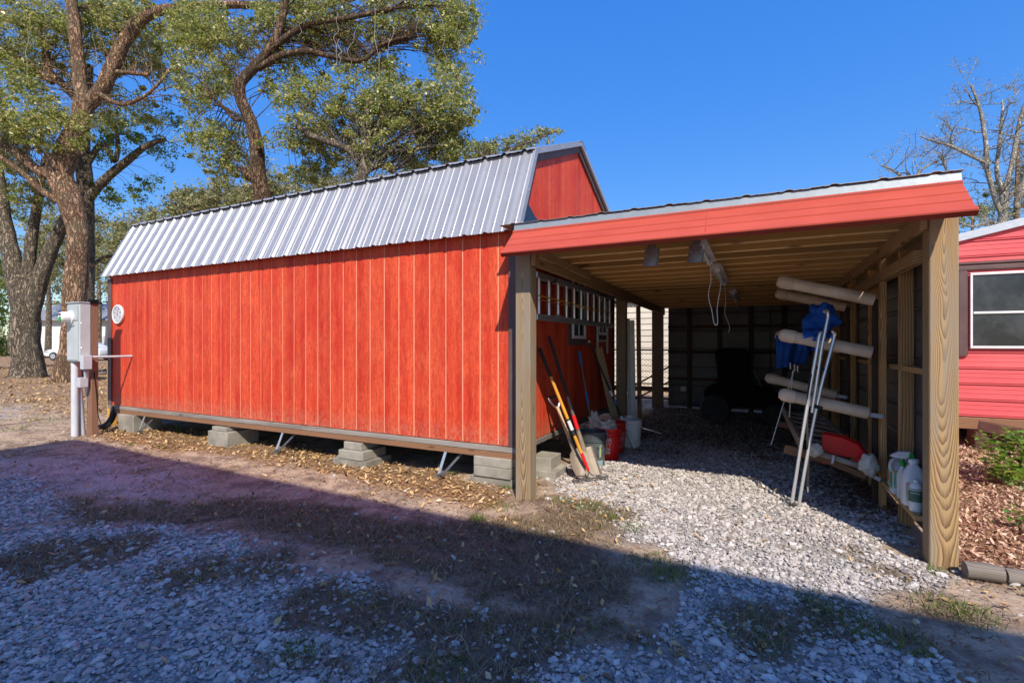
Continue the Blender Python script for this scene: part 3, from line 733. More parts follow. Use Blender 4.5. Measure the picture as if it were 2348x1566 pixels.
# brown corner boards
zc, hc = (ZB-0.005+ZT-0.08)/2, ZT-0.08-ZB+0.005
bx('corner_board', (bx1-0.037, by0-0.010, zc), (0.088, 0.018, hc), M['trim_brown'], barn)
bx('corner_board', (bx1+0.011, by0+0.035, zc), (0.018, 0.108, hc), M['trim_brown'], barn)
bx('corner_board', (bx0+0.045, by0-0.010, zc), (0.09, 0.018, hc), M['trim_brown'], barn)
bx('corner_board', (bx0-0.01, by0+0.035, zc), (0.018, 0.108, hc), M['trim_brown'], barn)
bx('corner_board', (bx1+0.011, by1-0.02, zc), (0.018, 0.1, hc), M['trim_brown'], barn)
# floor frame: grey rim board, brown skids
bx('rim_board', ((bx0+bx1)/2, by0-0.001, 0.356), (bx1-bx0+0.02, 0.036, 0.052), M['wood_grey'], barn, 0.004)
bx('rim_board', (bx1-0.002, YM+0.01, 0.356), (0.036, by1-by0-0.04, 0.052), M['wood_grey'], barn, 0.004)
for k, y in enumerate((by0+0.03, 5.3, 6.5, by1-0.08)):
    bx('skid', ((bx0+bx1)/2+0.01, y, 0.298), (bx1-bx0-0.05, 0.088, 0.062), M['wood_brown_x'], barn, 0.004)
bx('floor_deck', ((bx0+bx1)/2, YM+0.03, 0.355), (bx1-bx0-0.08, by1-by0-0.12, 0.045), M['wood_dark'], barn, 0)
# ---- ribbed metal roof
def rib_profile(w=0.9144, n=4):
    pts = [(0.0, 0.0)]; pit = w/n
    for k in range(n):
        c = (k+0.5)*pit
        for off, h in ((-0.080, 0), (-0.073, .004), (-0.058, .004), (-0.051, 0), (-0.030, 0), (-0.012, .020), (0.012, .020), (0.030, 0), (0.051, 0), (0.058, .004), (0.073, .004), (0.080, 0)):
            pts.append((c+off, h))
    pts.append((w, 0.0)); return pts
RP = rib_profile()
def roof_slope(A, B, mat, name='roof_panel'):
    """8 ribbed sheets side by side, eave A=(y,z) to top B=(y,z)"""
    d = Vector((0, B[0]-A[0], B[1]-A[1])); nrm = Vector((0, -d.z, d.y)).normalized()
    if nrm.z < 0: nrm = -nrm
    me = None
    for k in range(8):
        x0 = bx0 - 0.055 + k*0.9144
        if me is None:
            m = MB().sheet([Vector((x, 0, 0)) + nrm*h for x, h in RP], d, nrm, 0.003)
            o = m.build(name, mat, barn, None); me = o.data
            for v in me.vertices: v.co += wloc(barn)
            o.location = Vector((x0, A[0], A[1])) - wloc(barn); W[o.name] = Vector((x0, A[0], A[1]))
        else: link(name, me, barn, (x0, A[0], A[1]))
EA, BR, RG = (4.045, 2.405), (4.475, 3.285), (YM, 3.875)
roof_slope(EA, BR, M['roof_metal'])
roof_slope((BR[0]-0.045, BR[1]+0.000), RG, M['roof_metal'])
roof_slope((2*YM-BR[0]+0.045, BR[1]), RG, M['roof_metal'])
roof_slope((2*YM-EA[0], EA[1]), (2*YM-BR[0], BR[1]), M['roof_metal'])
MB().sheet([(0+bx0-0.06, YM-0.15, 3.875-0.040), (bx0-0.06, YM, 3.905), (bx0-0.06, YM+0.15, 3.875-0.040)], (bx1-bx0+0.13, 0, 0), (0, 0, 1), 0.004).build('ridge_cap', M['roof_metal'], barn)
# screws, dark dots in rows
m = MB()
dsl = Vector((0, BR[0]-EA[0], BR[1]-EA[1])); nsl = Vector((0, -dsl.z, dsl.y)).normalized()
for k in range(8):
    for j in range(4):
        for f in (0.10, 0.42, 0.74):
            for off in (0.032+0.01, 0.2286-0.042):
                p = Vector((bx0-0.055 + k*0.9144 + j*0.2286 + 0.1143 + (off-0.1143)*0.9, EA[0], EA[1])) + dsl*(f+random.uniform(-.01, .01)) + nsl*0.003
                m.lathe([(0.0065, 0), (0.0065, 0.004), (0.0, 0.007)], p, 6, nsl)
tag(m.build('roof_screws', M['steel_dark'], barn), kind='stuff')
def offs(poly, w):
    """offset an open (y,z) polyline to its right side"""
    out = []
    L = [Vector((p[0], p[1], 0)) for p in poly]
    for i, p in enumerate(L):
        ds = []
        if i: ds.append((p-L[i-1]).normalized())
        if i < len(L)-1: ds.append((L[i+1]-p).normalized())
        ns = [Vector((d.y, -d.x, 0)) for d in ds]
        b = (ns[0] + ns[-1]).normalized(); out.append(p + b*(w/max(b.dot(ns[0]), .3)))
    return [(q.x, q.y) for q in out]
RK = [(EA[0]+0.0, EA[1]-0.01), (BR[0]-0.015, BR[1]+0.022), (YM, 3.905), (2*YM-BR[0]+0.015, BR[1]+0.022), (2*YM-EA[0], EA[1]-0.01)]
RK0, RK1, RK2 = RK, offs(RK, 0.062), offs(RK, 0.135)
for a, b, mt, x, th in ((RK0, RK1, 'roof_metal', bx1+0.035, 0.03), (RK1, RK2, 'trim_brown', bx1+0.004, 0.024)):
    for i in range(4):
        poly = [(x, *a[i]), (x, *a[i+1]), (x, *b[i+1]), (x, *b[i])]
        MB().prism(poly, (th, 0, 0)).build('rake_trim', M[mt], barn, bevel=0.002)
for i in range(4):
    for f in (0.12, 0.5, 0.88):
        p = Vector((bx1+0.065, RK0[i][0]*(1-f)+RK0[i+1][0]*f, RK0[i][1]*(1-f)+RK0[i+1][1]*f)) + Vector((0, (RK1[i][0]-RK0[i][0])*.55, (RK1[i][1]-RK0[i][1])*.55))
        MB().lathe([(0.008, 0), (0.006, 0.005), (0, 0.006)], p, 6, (1, 0, 0)).build('screw', M['alum'], barn)
# dark flashing where the carport roof meets the gable
MB().prism([(bx1+0.006, 4.12, 2.44), (bx1+0.006, 4.22, 2.74), (bx1+0.006, 4.45, 2.62), (bx1+0.006, 5.25, 2.43)], (0.05, 0, 0)).build('flashing', M['flash_black'], barn)
# windows in the wall under the carport
def side_window(yc, z0, z1, w, name='window'):
    o = MB()
    f = MB().box((bx1+0.012, yc, (z0+z1)/2), (0.024, w+0.20, z1-z0+0.2)).build(name, M['trim_brown'], barn, bevel=0.003)
    for s in (-1, 1): bx('sash', (bx1+0.035, yc+s*w/2, (z0+z1)/2), (0.022, 0.04, z1-z0+0.04), M['white'], f, 0.002)
    for z in (z0, (z0+z1)/2, z1): bx('sash', (bx1+0.036, yc, z), (0.022, w-0.036, 0.036), M['white'], f, 0.002)
    bx('muntin', (bx1+0.031, yc, (z0+z1)/2), (0.012, 0.014, z1-z0-0.04), M['white'], f, 0)
    for z in ((z0*3+z1)/4, (z0+z1*3)/4): bx('pane', (bx1+0.026, yc, z), (0.006, w-0.045, (z1-z0)/2-0.045), M['pane_dark'], f, 0)
side_window(5.88, 1.44, 2.20, 0.46)
side_window(6.95, 1.50, 1.98, 0.40)
# round dial thermometer
def dial(c, nrm, R):
    t = thing('wall_thermometer', 'round white dial thermometer hung on the red barn wall', 'thermometer', c)
    n = Vector(nrm)
    MB().lathe([(R*.96, 0), (R, 0.01), (R, 0.03), (R*.97, 0.036), (R*.84, 0.036), (R*.82, 0.026), (0, 0.026)], c, 32, n).build('case', M['white'], t, smooth=True)
    f = MB().lathe([(R*.815, 0.0268), (R*.815, 0.0285), (0, 0.0285)], c, 32, n).build('dial_face', M['pvc_grey'], t)
    ex, ez = Vector((1, 0, 0)), Vector((0, 0, 1))
    m = MB()
    for k in range(40):
        a = 2*math.pi*k/40; L = 0.10 if k % 5 == 0 else 0.06
        d = ex*math.sin(a) + ez*math.cos(a)
        m.bar(Vector(c)+n*0.0295 + d*R*(0.78-L), Vector(c)+n*0.0295 + d*R*0.78, 0.0022, 0.002, n)
    tag(m.build('tick_marks', M['ink_black'], f), kind='stuff')
    for k, s in enumerate(('20', '40', '60', '80', '100', '120')):
        a = rad(-120 + 48*k); Vt, Ft = text_mesh(s, R*0.22)
        p = Vector(c) + n*0.0300 + (ex*math.sin(a) + ez*math.cos(a))*R*0.58
        MB().add([p + ex*v.x + ez*v.y for v in Vt], Ft).build('numeral', M['ink_black'], f, fixn=False)
    MB().bar(Vector(c)+n*0.032 - ez*R*.15, Vector(c)+n*0.032 + ez*R*.45 + ex*R*.05, 0.006, 0.002, n).build('needle', M['ink_red'], t)
    MB().lathe([(R*.09, 0.030), (R*.09, 0.034), (0, 0.036)], c, 12, n).build('hub', M['ink_red'], t)
pd = onY(274, 721, by0-0.002)
dial((pd.x, by0-0.003, pd.z), (0, -1, 0), 0.15)

# ---- concrete blocks under the shed
def block(x, y, z, sx, sy, sz, label, rz=0.0):
    z += .02
    t = thing('concrete_block', label, 'block', (x, y, z), 'concrete blocks carrying the shed')
    me = MB().box((x, y, z+sz/2), (sx, sy, sz)).build('block_body', M['concrete'], t, bevel=0.006); t.rotation_euler.z = rz
block(-8.62, 4.30, gp((-8.6, 4.2))-0.03, 0.42, 0.40, 0.275, 'concrete block under the shed end beside the meter post')
block(-6.35, 4.30, gp((-6.35, 4.2))-0.06, 0.40, 0.46, 0.245, 'mossy concrete block under the shed, second pier from the meter')
block(-6.36, 4.25, gp((-6.35, 4.2))+0.187, 0.30, 0.30, 0.055, 'thin cap slab on the second pier from the meter')
block(-4.05, 4.30, gp((-4, 4.2))-0.04, 0.50, 0.42, 0.095, 'flat base slab of the third pier from the meter')
block(-4.02, 4.27, gp((-4, 4.2))+0.057, 0.36, 0.38, 0.10, 'mossy middle block of the third pier from the meter')
block(-4.03, 4.27, gp((-4, 4.2))+0.159, 0.26, 0.30, 0.085, 'small top block of the third pier from the meter')
zq = gp((-2.25, 4.2))-0.05
block(-2.27, 4.33, zq, 0.46, 0.40, 0.10, 'bottom grey block of the stack beside the carport post')
block(-2.25, 4.31, zq+0.102, 0.40, 0.40, 0.10, 'middle grey block of the stack beside the carport post')
block(-2.25, 4.31, zq+0.204, 0.40, 0.40, 0.09, 'top grey block of the stack beside the carport post')
for x, lab in ((-7.6, 'shaded block deep under the shed, nearest the meter post'), (-5.2, 'shaded block deep under the middle of the shed'), (-3.0, 'shaded block deep under the shed, nearest the carport')):
    block(x, 5.32, -0.03, 0.4, 0.4, 0.275, lab)
block(-2.02, 4.75, gp((-2, 4.7))-0.02, 0.36, 0.30, 0.20, 'pale block under the shed side, behind the carport post')
block(-1.88, 4.72, gp((-1.9, 4.7))-0.03, 0.22, 0.34, 0.09, 'low slab on the gravel behind the carport post')
# tie-down anchors
for x, lab in ((-8.22, 'tie-down anchor strap under the shed near the meter post'), (-5.22, 'tie-down anchor strap under the middle of the shed'), (-2.83, 'tie-down anchor strap under the shed near the carport')):
    y = by0 - 0.02; z0 = gp((x, y))
    t = thing('tie_down_anchor', lab, 'anchor', (x, y, 0), 'tie-down anchors along the shed')
    MB().bar((x+0.05, y+0.03, 0.34), (x-0.02, y-0.05, z0+0.02), 0.030, 0.008, (0, -1, 0.2)).build('strap', M['alum'], t)
    MB().bar((x+0.24, y+0.10, 0.32), (x+0.02, y-0.045, z0+0.04), 0.026, 0.006, (0, -1, 0.2)).build('strap', M['galv_old'], t)
    MB().tube([(x-0.03, y-0.06, z0-0.05), (x-0.02, y-0.05, z0+0.05), (x+0.03, y-0.05, z0+0.06)], 0.016, 8).build('anchor_head', M['steel_dark'], t)

# ================================================================== CARPORT
cp = thing('carport', 'open timber carport with salmon red metal fascia and plank-like joist ceiling', 'carport', (-0.4, 7.2, 0))
PX0, PX1 = -1.80, 1.04
def dz(y): return -0.012*(y-3.9)
bx('post', (PX0, 3.92, 1.08), (0.14, 0.14, 2.26), M['wood_post_old'], cp, 0.006)
pr = bx('post', (PX1, 3.92, 1.09), (0.142, 0.14, 2.28), M['wood_post'], cp, 0.006); pr['label'] = 'thick front post with bold flame grain'
bx('post', (PX0, 7.40, 1.06), (0.14, 0.14, 2.16), M['wood_post_old'], cp, 0.006)
bx('post', (-1.82, 10.62, 1.05), (0.22, 0.14, 2.14), M['wood_post_old'], cp, 0.006)
bx('post', (PX1, 10.62, 1.05), (0.14, 0.14, 2.14), M['wood_z'], cp, 0.006)
# side beams carrying the joists
def ybeam(x, w, y0, y1, z0, z1, mat='wood_y'):
    m = MB(); P = []
    for y in (y0, y1):
        for xx, zz in ((x-w/2, z0), (x+w/2, z0), (x+w/2, z1), (x-w/2, z1)): P.append((xx, y, zz + dz(y)))
    m.add(P, [(0,3,2,1),(4,5,6,7),(0,1,5,4),(1,2,6,5),(2,3,7,6),(3,0,4,7)])
    return m.build('beam', M[mat], cp, (x, (y0+y1)/2, z0), bevel=0.004)
ybeam(-1.706, 0.042, 3.86, 10.70, 2.035, 2.170)
ybeam(-1.665, 0.036, 3.90, 5.35, 2.105, 2.172)
ybeam(0.945, 0.042, 3.86, 10.70, 2.075, 2.172)
ybeam(0.955, 0.060, 3.99, 10.70, 1.885, 1.970)
# joists
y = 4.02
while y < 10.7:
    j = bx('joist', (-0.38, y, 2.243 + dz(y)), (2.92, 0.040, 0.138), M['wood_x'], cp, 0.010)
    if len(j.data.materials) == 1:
        j.data.materials.append(M['wood_underlit'])
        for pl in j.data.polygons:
            if pl.normal.z < -.3: pl.material_index = 1  # undersides and lower bevels painted paler to stand for bounced light
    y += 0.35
bx('header', (-0.38, 3.862, 2.235), (2.66, 0.04, 0.14), M['wood_x'], cp, 0.003)
# roof sheets
def wave_profile(w, n, h):
    return [(w*i/(n*6), h*0.5*(1+math.cos(2*math.pi*i/6))) for i in range(n*6+1)]
for k in range(4):
    x0 = -2.0 + k*0.78
    pts = [(x0, 0)]
    prof = []
    for x, h in rib_profile(0.78, 3): prof.append((x0 + x, 3.797, 2.398 + h*.42 + k % 2*0.0035))
    MB().sheet(prof, (0, 7.0, -0.085), (0, 0, 1), 0.003).build('roof_panel', M['tin_under'], cp)
# grey drip trim and tilted red fascia
tr = MB().sheet([(-1.86, 3.835, 2.394), (-1.86, 3.812, 2.392), (-1.86, 3.800, 2.332), (-1.86, 3.792, 2.324)], (2.97, 0, 0), (0, -1, 0.2), 0.003).build('drip_trim', M['trim_grey'], cp)
fd = Vector((0, -0.235, -0.235)); fn = Vector((0, -0.7071, 0.7071)); f0 = Vector((0, 3.815, 2.330))
prof = []
for s, h in ((0.0, 0.0), (0.0, 0.016), (0.05, 0.016), (0.075, 0.003), (0.36, 0.003), (0.372, 0.009), (0.385, 0.003), (0.62, 0.003), (0.632, 0.009), (0.645, 0.003), (0.86, 0.003), (0.89, 0.017), (0.985, 0.020), (1.0, 0.012), (1.0, -0.02)):
    prof.append(f0 + fd*s + fn*h)
# mitred ends: the bottom edge runs a little longer than the top
n = len(prof); m = MB()
def fx(s): return (-1.868 - 0.006*s, 1.112 + 0.004*s)
V0 = []; 
svals = [0.0, 0.0, 0.05, 0.075, 0.36, 0.372, 0.385, 0.62, 0.632, 0.645, 0.86, 0.89, 0.985, 1.0, 1.0]
for layer in (0, -0.004):
    for e in (0, 1):
        for p, s in zip(prof, svals): V0.append((fx(s)[e], p.y + fn.y*layer, p.z + fn.z*layer))
F0 = []
for i in range(n-1):
    F0 += [(i, i+1, n+i+1, n+i), (2*n+i, 3*n+i, 3*n+i+1, 2*n+i+1), (i, 2*n+i, 2*n+i+1, i+1), (n+i, n+i+1, 3*n+i+1, 3*n+i)]
F0 += [(0, n, 3*n, 2*n), (n-1, 3*n-1, 4*n-1, 2*n-1)]
MB().add(V0, F0).build('fascia', M['fascia_red'], cp)
for xs_ in (-1.7, -1.15, -0.6, -0.05, 0.5, 1.0):
    MB().lathe([(.006, 0), (.005, .004), (0, .005)], f0 + fd*.028 + fn*.016 + Vector((xs_, 0, 0)), 6, fn).build('screw', M['alum'], cp)
MB().box(f0 + fd*.47 + fn*.0055 + Vector((-.30, 0, 0)), (.004, .235, .004), Matrix.Rotation(rad(45), 3, 'X')).build('lap_seam', M['fascia_red'], cp)
# right wall: studs, girts, tin sheets
for i, (x, yy, w, d_, mt, z0, z1) in enumerate(((0.955, 5.00, 0.040, 0.088, 'wood_z', 0, 2.06), (0.925, 5.12, 0.038, 0.05, 'wood_dark', 0.0, 1.74), (0.955, 6.35, 0.040, 0.088, 'wood_z', 0, 2.06), (0.925, 6.46, 0.038, 0.05, 'wood_dark', 0, 1.76), (1.025, 4.62, 0.088, 0.04, 'wood_z', 0, 2.06), (1.025, 5.72, 0.088, 0.04, 'wood_z', 0, 2.06), (1.025, 6.9, 0.088, 0.04, 'wood_z', 0, 2.06), (1.025, 8.1, 0.088, 0.04, 'wood_z', 0, 2.06), (0.955, 7.8, 0.04, 0.088, 'wood_z', 0, 2.06), (1.025, 9.3, 0.088, 0.04, 'wood_z', 0, 2.06))):
    bx('stud', (x, yy, (z0+z1)/2 - 0.02), (w, d_, z1-z0+0.04), M[mt], cp, 0.003)
for z in (1.18,):
    for a, b in ((3.99, 4.60), (4.64, 5.70), (5.74, 6.88), (6.92, 8.08), (8.12, 9.28)):
        bx('girt', (1.03, (a+b)/2, z), (0.075, b-a-0.003, 0.040), M['wood_y'], cp, 0.003)
ws = []
zs_ = [0.06, 0.44, 0.82, 1.20, 1.58, 1.94, 2.28]
for r in range(6):
    z0, z1 = zs_[r], zs_[r+1]
    prof = [(1.082, 0, z0-0.02), (1.082, 0, z0+0.02), (1.094, 0, z0+0.035), (1.094, 0, z0+0.05), (1.082, 0, z0+0.065), (1.082, 0, (z0+z1)/2-.02), (1.087, 0, (z0+z1)/2), (1.082, 0, (z0+z1)/2+.02), (1.082, 0, z1-0.02)]
    for a, b in ((3.992, 6.2), (6.18, 8.5), (8.48, 10.7)):
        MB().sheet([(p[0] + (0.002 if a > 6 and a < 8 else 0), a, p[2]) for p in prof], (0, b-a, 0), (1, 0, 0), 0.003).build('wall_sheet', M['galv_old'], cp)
        if r == 0 : pass
MB().sheet([(1.118, 3.90, 0.04), (1.118, 3.90, 2.26)], (0, 6.8, 0), (1, 0, 0), 0.004).build('outer_skin', M['trailer_red'], cp)
# back wall
for x in (-1.2, -0.62, -0.05, 0.52):
    bx('stud', (x, 10.70, 1.04), (0.088, 0.04, 2.10), M['wood_dark'], cp, 0.003)
for z in (0.62, 1.18, 1.70):
    bx('girt', (-0.33, 10.745, z), (2.6, 0.04, 0.06), M['wood_dark'], cp, 0.003)
for r in range(6):
    z0, z1 = zs_[r], zs_[r+1]
    for a, b in ((-1.63, -0.6), (-0.62, 0.3), (0.28, 1.08)):
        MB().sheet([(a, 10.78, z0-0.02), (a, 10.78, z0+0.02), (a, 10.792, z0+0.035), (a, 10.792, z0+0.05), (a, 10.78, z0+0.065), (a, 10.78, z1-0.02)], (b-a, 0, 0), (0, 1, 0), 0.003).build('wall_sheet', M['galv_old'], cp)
# low shelf board between post and rack stud
bx('shelf_board', (0.992, 4.47, 0.238), (0.125, 0.95, 0.035), M['wood_y'], cp, 0.003)
# bracket straps for the rack arms

# ================================================================== THINGS IN THE CARPORT
# ---- lamps
def flood(px, py, lab):
    c = onY(px, py, 3.93)
    t = thing('flood_lamp', lab, 'lamp', c, 'galvanised lamps behind the fascia')
    MB().lathe([(0.03, 0.0), (0.03, 0.03), (0.018, 0.04), (0.018, 0.07)], c + Vector((0, 0.0, -0.01)), 12).build('socket', M['steel_dark'], t, smooth=True)
    MB().box(c + Vector((0.0, 0.01, 0.06)), (0.07, 0.06, 0.02)).build('mount_plate', M['galv'], t, bevel=0.002)
    m = MB(); prof = []
    for k in range(9):
        a = rad(-75 + 150*k/8)
        prof.append(c + Vector((0.058*math.sin(a), 0.05 - 0.052*math.cos(a), 0.0)))
    m.sheet(prof, (-0.012, -0.02, -0.145), (0, -1, 0), 0.003)
    m.build('reflector', M['reflector'], t, smooth=True)
    for s in (-1, 1): MB().lathe([(0.005, 0), (0, 0.004)], c + Vector((s*0.04, -0.004, -0.06)), 6, (0, -1, 0)).build('screw', M['alum'], t)
flood(1494, 568, 'galvanised flood lamp hanging alone behind the fascia')
flood(1597, 558, 'galvanised flood lamp in front of the first tube light')
def tube_light(y0, y1, xc, zt, lab, cords):
    c = (xc, (y0+y1)/2, zt)
    t = thing('tube_light', lab, 'light fixture', c, 'tube lights under the carport ceiling')
    w = 0.060
    MB().prism([(xc-w, y0, zt-0.055), (xc+w, y0, zt-0.055), (xc+w*0.6, y0, zt), (xc-w*0.6, y0, zt)], (0, y1-y0, 0)).build('housing', M['white_dirty'], t, bevel=0.004)
    MB().tube([(xc, y0+0.06, zt-0.072), (xc, y1-0.06, zt-0.072)], 0.012, 10).build('tube', M['ink_white'], t, smooth=True)
    for yy in (y0+0.03, y1-0.03): MB().box((xc, yy, zt-0.068), (0.05, 0.035, 0.03)).build('lamp_holder', M['white'], t, bevel=0.003)
    for pts in cords:
        MB().tube(spline([Vector((xc+a, b, zt+q)) for a, b, q in pts], 5), 0.0032, 6).build('pull_cord', M['white'], t, smooth=True)
tube_light(3.93, 4.78, -0.36, 2.158, 'first white tube light nearest the fascia', [[(0.0, 4.75, -0.055), (0.012, 4.75, -0.22), (-0.01, 4.75, -0.36), (0.02, 4.75, -0.5), (0.035, 4.75, -0.6), (0.055, 4.75, -0.63), (0.068, 4.75, -0.60), (0.064, 4.75, -0.47), (0.09, 4.75, -0.3), (0.085, 4.9, -0.12), (0.05, 5.2, -0.05)]])
tube_light(5.18, 6.45, -0.325, 2.15, 'second white tube light, in the middle of the ceiling', [[(0.0, 6.42, -0.05), (0.02, 6.42, -0.25), (0.01, 6.42, -0.42), (0.06, 6.42, -0.58), (0.05, 6.42, -0.66)]])
tube_light(7.48, 8.7, -0.265, 2.125, 'third tube light, farthest back under the ceiling', [[(0.0, 8.68, -0.04), (0.01, 8.68, -0.2)]])
# ---- ladder on the barn wall
def wall_ladder():
    t = thing('aluminium_ladder', 'aluminium extension ladder hung flat on the red barn wall', 'ladder', (-1.93, 5.9, 1.6))
    za, zb = 1.625, 2.035
    for (x, y0, y1, nr, off) in ((-1.90, 4.38, 7.25, 12, 0.0), (-1.945, 4.62, 7.33, 11, 0.11)):
        for z in (za, zb):
            MB().box((x, (y0+y1)/2, z), (0.03, y1-y0, 0.060)).build('rail', M['alum'], t, bevel=0.004)
        yy = y0 + 0.06 + off*0
        while yy < y1-0.03:
            MB().tube([(x, yy+off, za+0.03), (x, yy+off, zb-0.03)], 0.020, 8).build('rung', M['alum'], t, smooth=True); yy += 0.262
    MB().bar((-1.875, 4.38, 1.83), (-1.87, 7.1, 1.80), 0.010, 0.010).build('cord', M['yellow_handle'], t)
    MB().bar((-1.88, 4.4, 1.79), (-1.885, 6.4, 1.79), 0.008, 0.006).build('cord', M['yellow_handle'], t)
    for yy in (4.72, 7.05):
        MB().tube([(-1.99, yy, 2.0), (-1.90, yy, 1.985), (-1.84, yy+.01, 2.0), (-1.82, yy+.01, 2.03)], 0.010, 8).build('hanger_hook', M['rubber'], t, smooth=True)
    for s in (0, 1): MB().box((-1.885, 4.95, 1.66+0.0*s), (0.02, 0.16, 0.02)).build('rung_lock', M['alum'], t) if s == 0 else None
wall_ladder()
# small stepped frame hung beyond the window
t = thing('towel_frame', 'narrow white wooden frame hanging beside the rear barn window', 'frame', (-1.95, 6.8, 1.3))
for yy in (6.62, 7.12): bx('frame_side', (-1.945, yy, 1.42), (0.02, 0.05, 0.42), M['white_dirty'], t, 0.002)
bx('frame_bar', (-1.946, 6.87, 1.40), (0.018, 0.44, 0.03), M['white_dirty'], t, 0.002)
# ---- garden tools leaning on the barn
def seg(a, b, f): return Vector(a)*(1-f) + Vector(b)*f
def rake():
    top = onX(1236, 797, -1.965); foot = onX(1352, 1078, -1.475); foot = Vector((-1.475, 4.70, 0.10))
    t = thing('garden_rake', 'bow rake with yellow handle and black grip leaning on the barn', 'rake', (foot.x, foot.y, 0))
    MB().tube([top, seg(top, foot, 0.005), seg(top, foot, .24)], [.014, .019, .018], 10).build('grip', M['rubber'], t, smooth=True)
    MB().tube([seg(top, foot, .24), seg(top, foot, .86)], [.0165, .0175], 10).build('handle', M['yellow_handle'], t, smooth=True)
    st = MB().tube([seg(top, foot, .585), seg(top, foot, .72)], .0185, 10).build('sticker', M['ink_black'], t, smooth=True)
    d = (foot-top).normalized()
    side = d.cross(Vector((0, -1, 0.2))).normalized(); face = side.cross(d)
    Vt, Ft = text_mesh('TRUE TEMPER'[:0] or 'IIIIIII', 0.022)
    MB().tube([seg(top, foot, .60), seg(top, foot, .675)], .0188, 10).build('sticker_print', M['ink_white'], st, smooth=True)
    MB().tube([seg(top, foot, .86), foot], [.0185, .0135], 10).build('ferrule', M['red_plastic'], t, smooth=True)
    hc_ = Vector((-1.44, 4.655, 0.035)); w = Vector((0.62, 0.55, 0)).normalized()
    a, b = hc_ - w*0.19 + Vector((0, 0, -.005)), hc_ + w*0.19 + Vector((0, 0, .012))
    MB().bar(a, b, 0.016, 0.012).build('head_bar', M['steel_dark'], t)
    for s in (-1, 1):
        e = hc_ + w*0.185*s
        MB().tube(spline([foot, foot + d*0.05 + w*0.03*s, seg(foot + d*0.07, e, .55) + w*0.05*s + Vector((0, 0, .03)), e], 5), 0.006, 6).build('bow', M['steel_dark'], t, smooth=True)
    for k in range(14):
        p = seg(a, b, (k+.5)/14)
        MB().tube([p, p + Vector((0.028, -0.035, -0.030))], [.005, .002], 5).build('tine', M['steel_dark'], t)
rake()
def flat_shovel():
    top = Vector((-1.965, 4.87, 1.44)); nb_ = Vector((-1.615, 4.95, 0.28))
    t = thing('flat_shovel', 'square-mouth shovel with black handle and red collar leaning on the barn', 'shovel', (-1.45, 4.95, 0))
    MB().tube([top, seg(top, nb_, .55)], [.017, .0185], 10).build('handle', M['rubber'], t, smooth=True)
    MB().tube([seg(top, nb_, .55), seg(top, nb_, .86)], [.0195, .021], 10).build('socket', M['steel_dark'], t, smooth=True)
    MB().tube([seg(top, nb_, .72), seg(top, nb_, .84)], [.0212, .0225], 10).build('collar_label', M['red_plastic'], t, smooth=True)
    MB().tube([seg(top, nb_, .86), seg(top, nb_, 1.05)], [.022, .03], 10).build('neck', M['blade_steel'], t, smooth=True)
    d = (Vector((-1.475, 4.83, 0.012)) - nb_); d.normalize()
    w = Vector((0.75, 0.62, 0.12)).normalized(); nn = w.cross(d).normalized()
    if nn.y > 0: nn = -nn
    prof = [(-.095, .03), (-.082, .008), (-.03, 0), (.03, 0), (.082, .008), (.095, .03)]
    V1 = []; L = 0.31
    b0 = Vector((-1.475, 4.83, 0.012)) - d*L
    m = MB(); m.sheet([b0 + w*u + nn*h for u, h in prof], d*L, nn, 0.004)
    m.build('blade', M['blade_steel'], t)
flat_shovel()
def spade():
    top = Vector((-1.90, 4.83, 0.80)); neck = Vector((-1.655, 4.765, 0.28)); tip = Vector((-1.535, 4.665, 0.006))
    t = thing('d_handle_spade', 'short round-point shovel with D-shaped grip leaning on the barn', 'shovel', (-1.56, 4.7, 0))
    d = (neck-top).normalized(); w = Vector((0.65, 0.75, 0)); w = (w - d*w.dot(d)).normalized()
    y0 = top + d*0.13
    MB().tube(spline([y0, y0 - d*0.04 + w*.035, top + w*0.058 + d*.02, top + w*0.055], 4), .011, 8).build('grip_fork', M['alum'], t, smooth=True)
    MB().tube(spline([y0, y0 - d*0.04 - w*.035, top - w*0.058 + d*.02, top - w*0.055], 4), .011, 8).build('grip_fork', M['alum'], t, smooth=True)
    MB().tube([top - w*.062, top + w*.062], .014, 10).build('grip_bar', M['rubber'], t, smooth=True)
    MB().tube([top + d*0.11, top + d*0.20, neck], [.019, .018, .019], 10).build('shaft', M['wood_pale'], t, smooth=True)
    MB().tube([seg(top, neck, .8), neck, neck + d*.06], [.0205, .022, .02], 10).build('socket', M['blade_steel'], t, smooth=True)
    dd = (tip-neck); L = dd.length; dd.normalize(); nn = w.cross(dd).normalized()
    if nn.y > 0: nn = -nn
    rows = []
    for f, hw in ((0.0, .03), (.12, .07), (.3, .085), (.6, .08), (.82, .058), (.95, .026), (1.0, .004)):
        rows.append([neck + dd*L*f + w*hw*u + nn*(0.035*u*u*(1-f*.5) + .03*math.sin(f*3)*0) for u in (-1, -.5, 0, .5, 1)])
    V1 = [p for r in rows for p in r]; n_ = len(V1); V1 += [p - nn*0.004 for p in V1]
    F1 = []
    for i in range(6):
        for j in range(4):
            a = i*5+j; F1 += [(a, a+1, a+6, a+5), (n_+a, n_+a+5, n_+a+6, n_+a+1)]
    MB().add(V1, F1).build('blade', M['blade_steel'], t, smooth='all')
spade()
def pole(name, lab, cat, top, foot, parts):
    t = thing(name, lab, cat, (foot[0], foot[1], 0))
    for nm, a, b, r0, r1, mt in parts:
        MB().tube([seg(top, foot, a), seg(top, foot, b)], [r0, r1], 10).build(nm, M[mt], t, smooth=True)
    return t
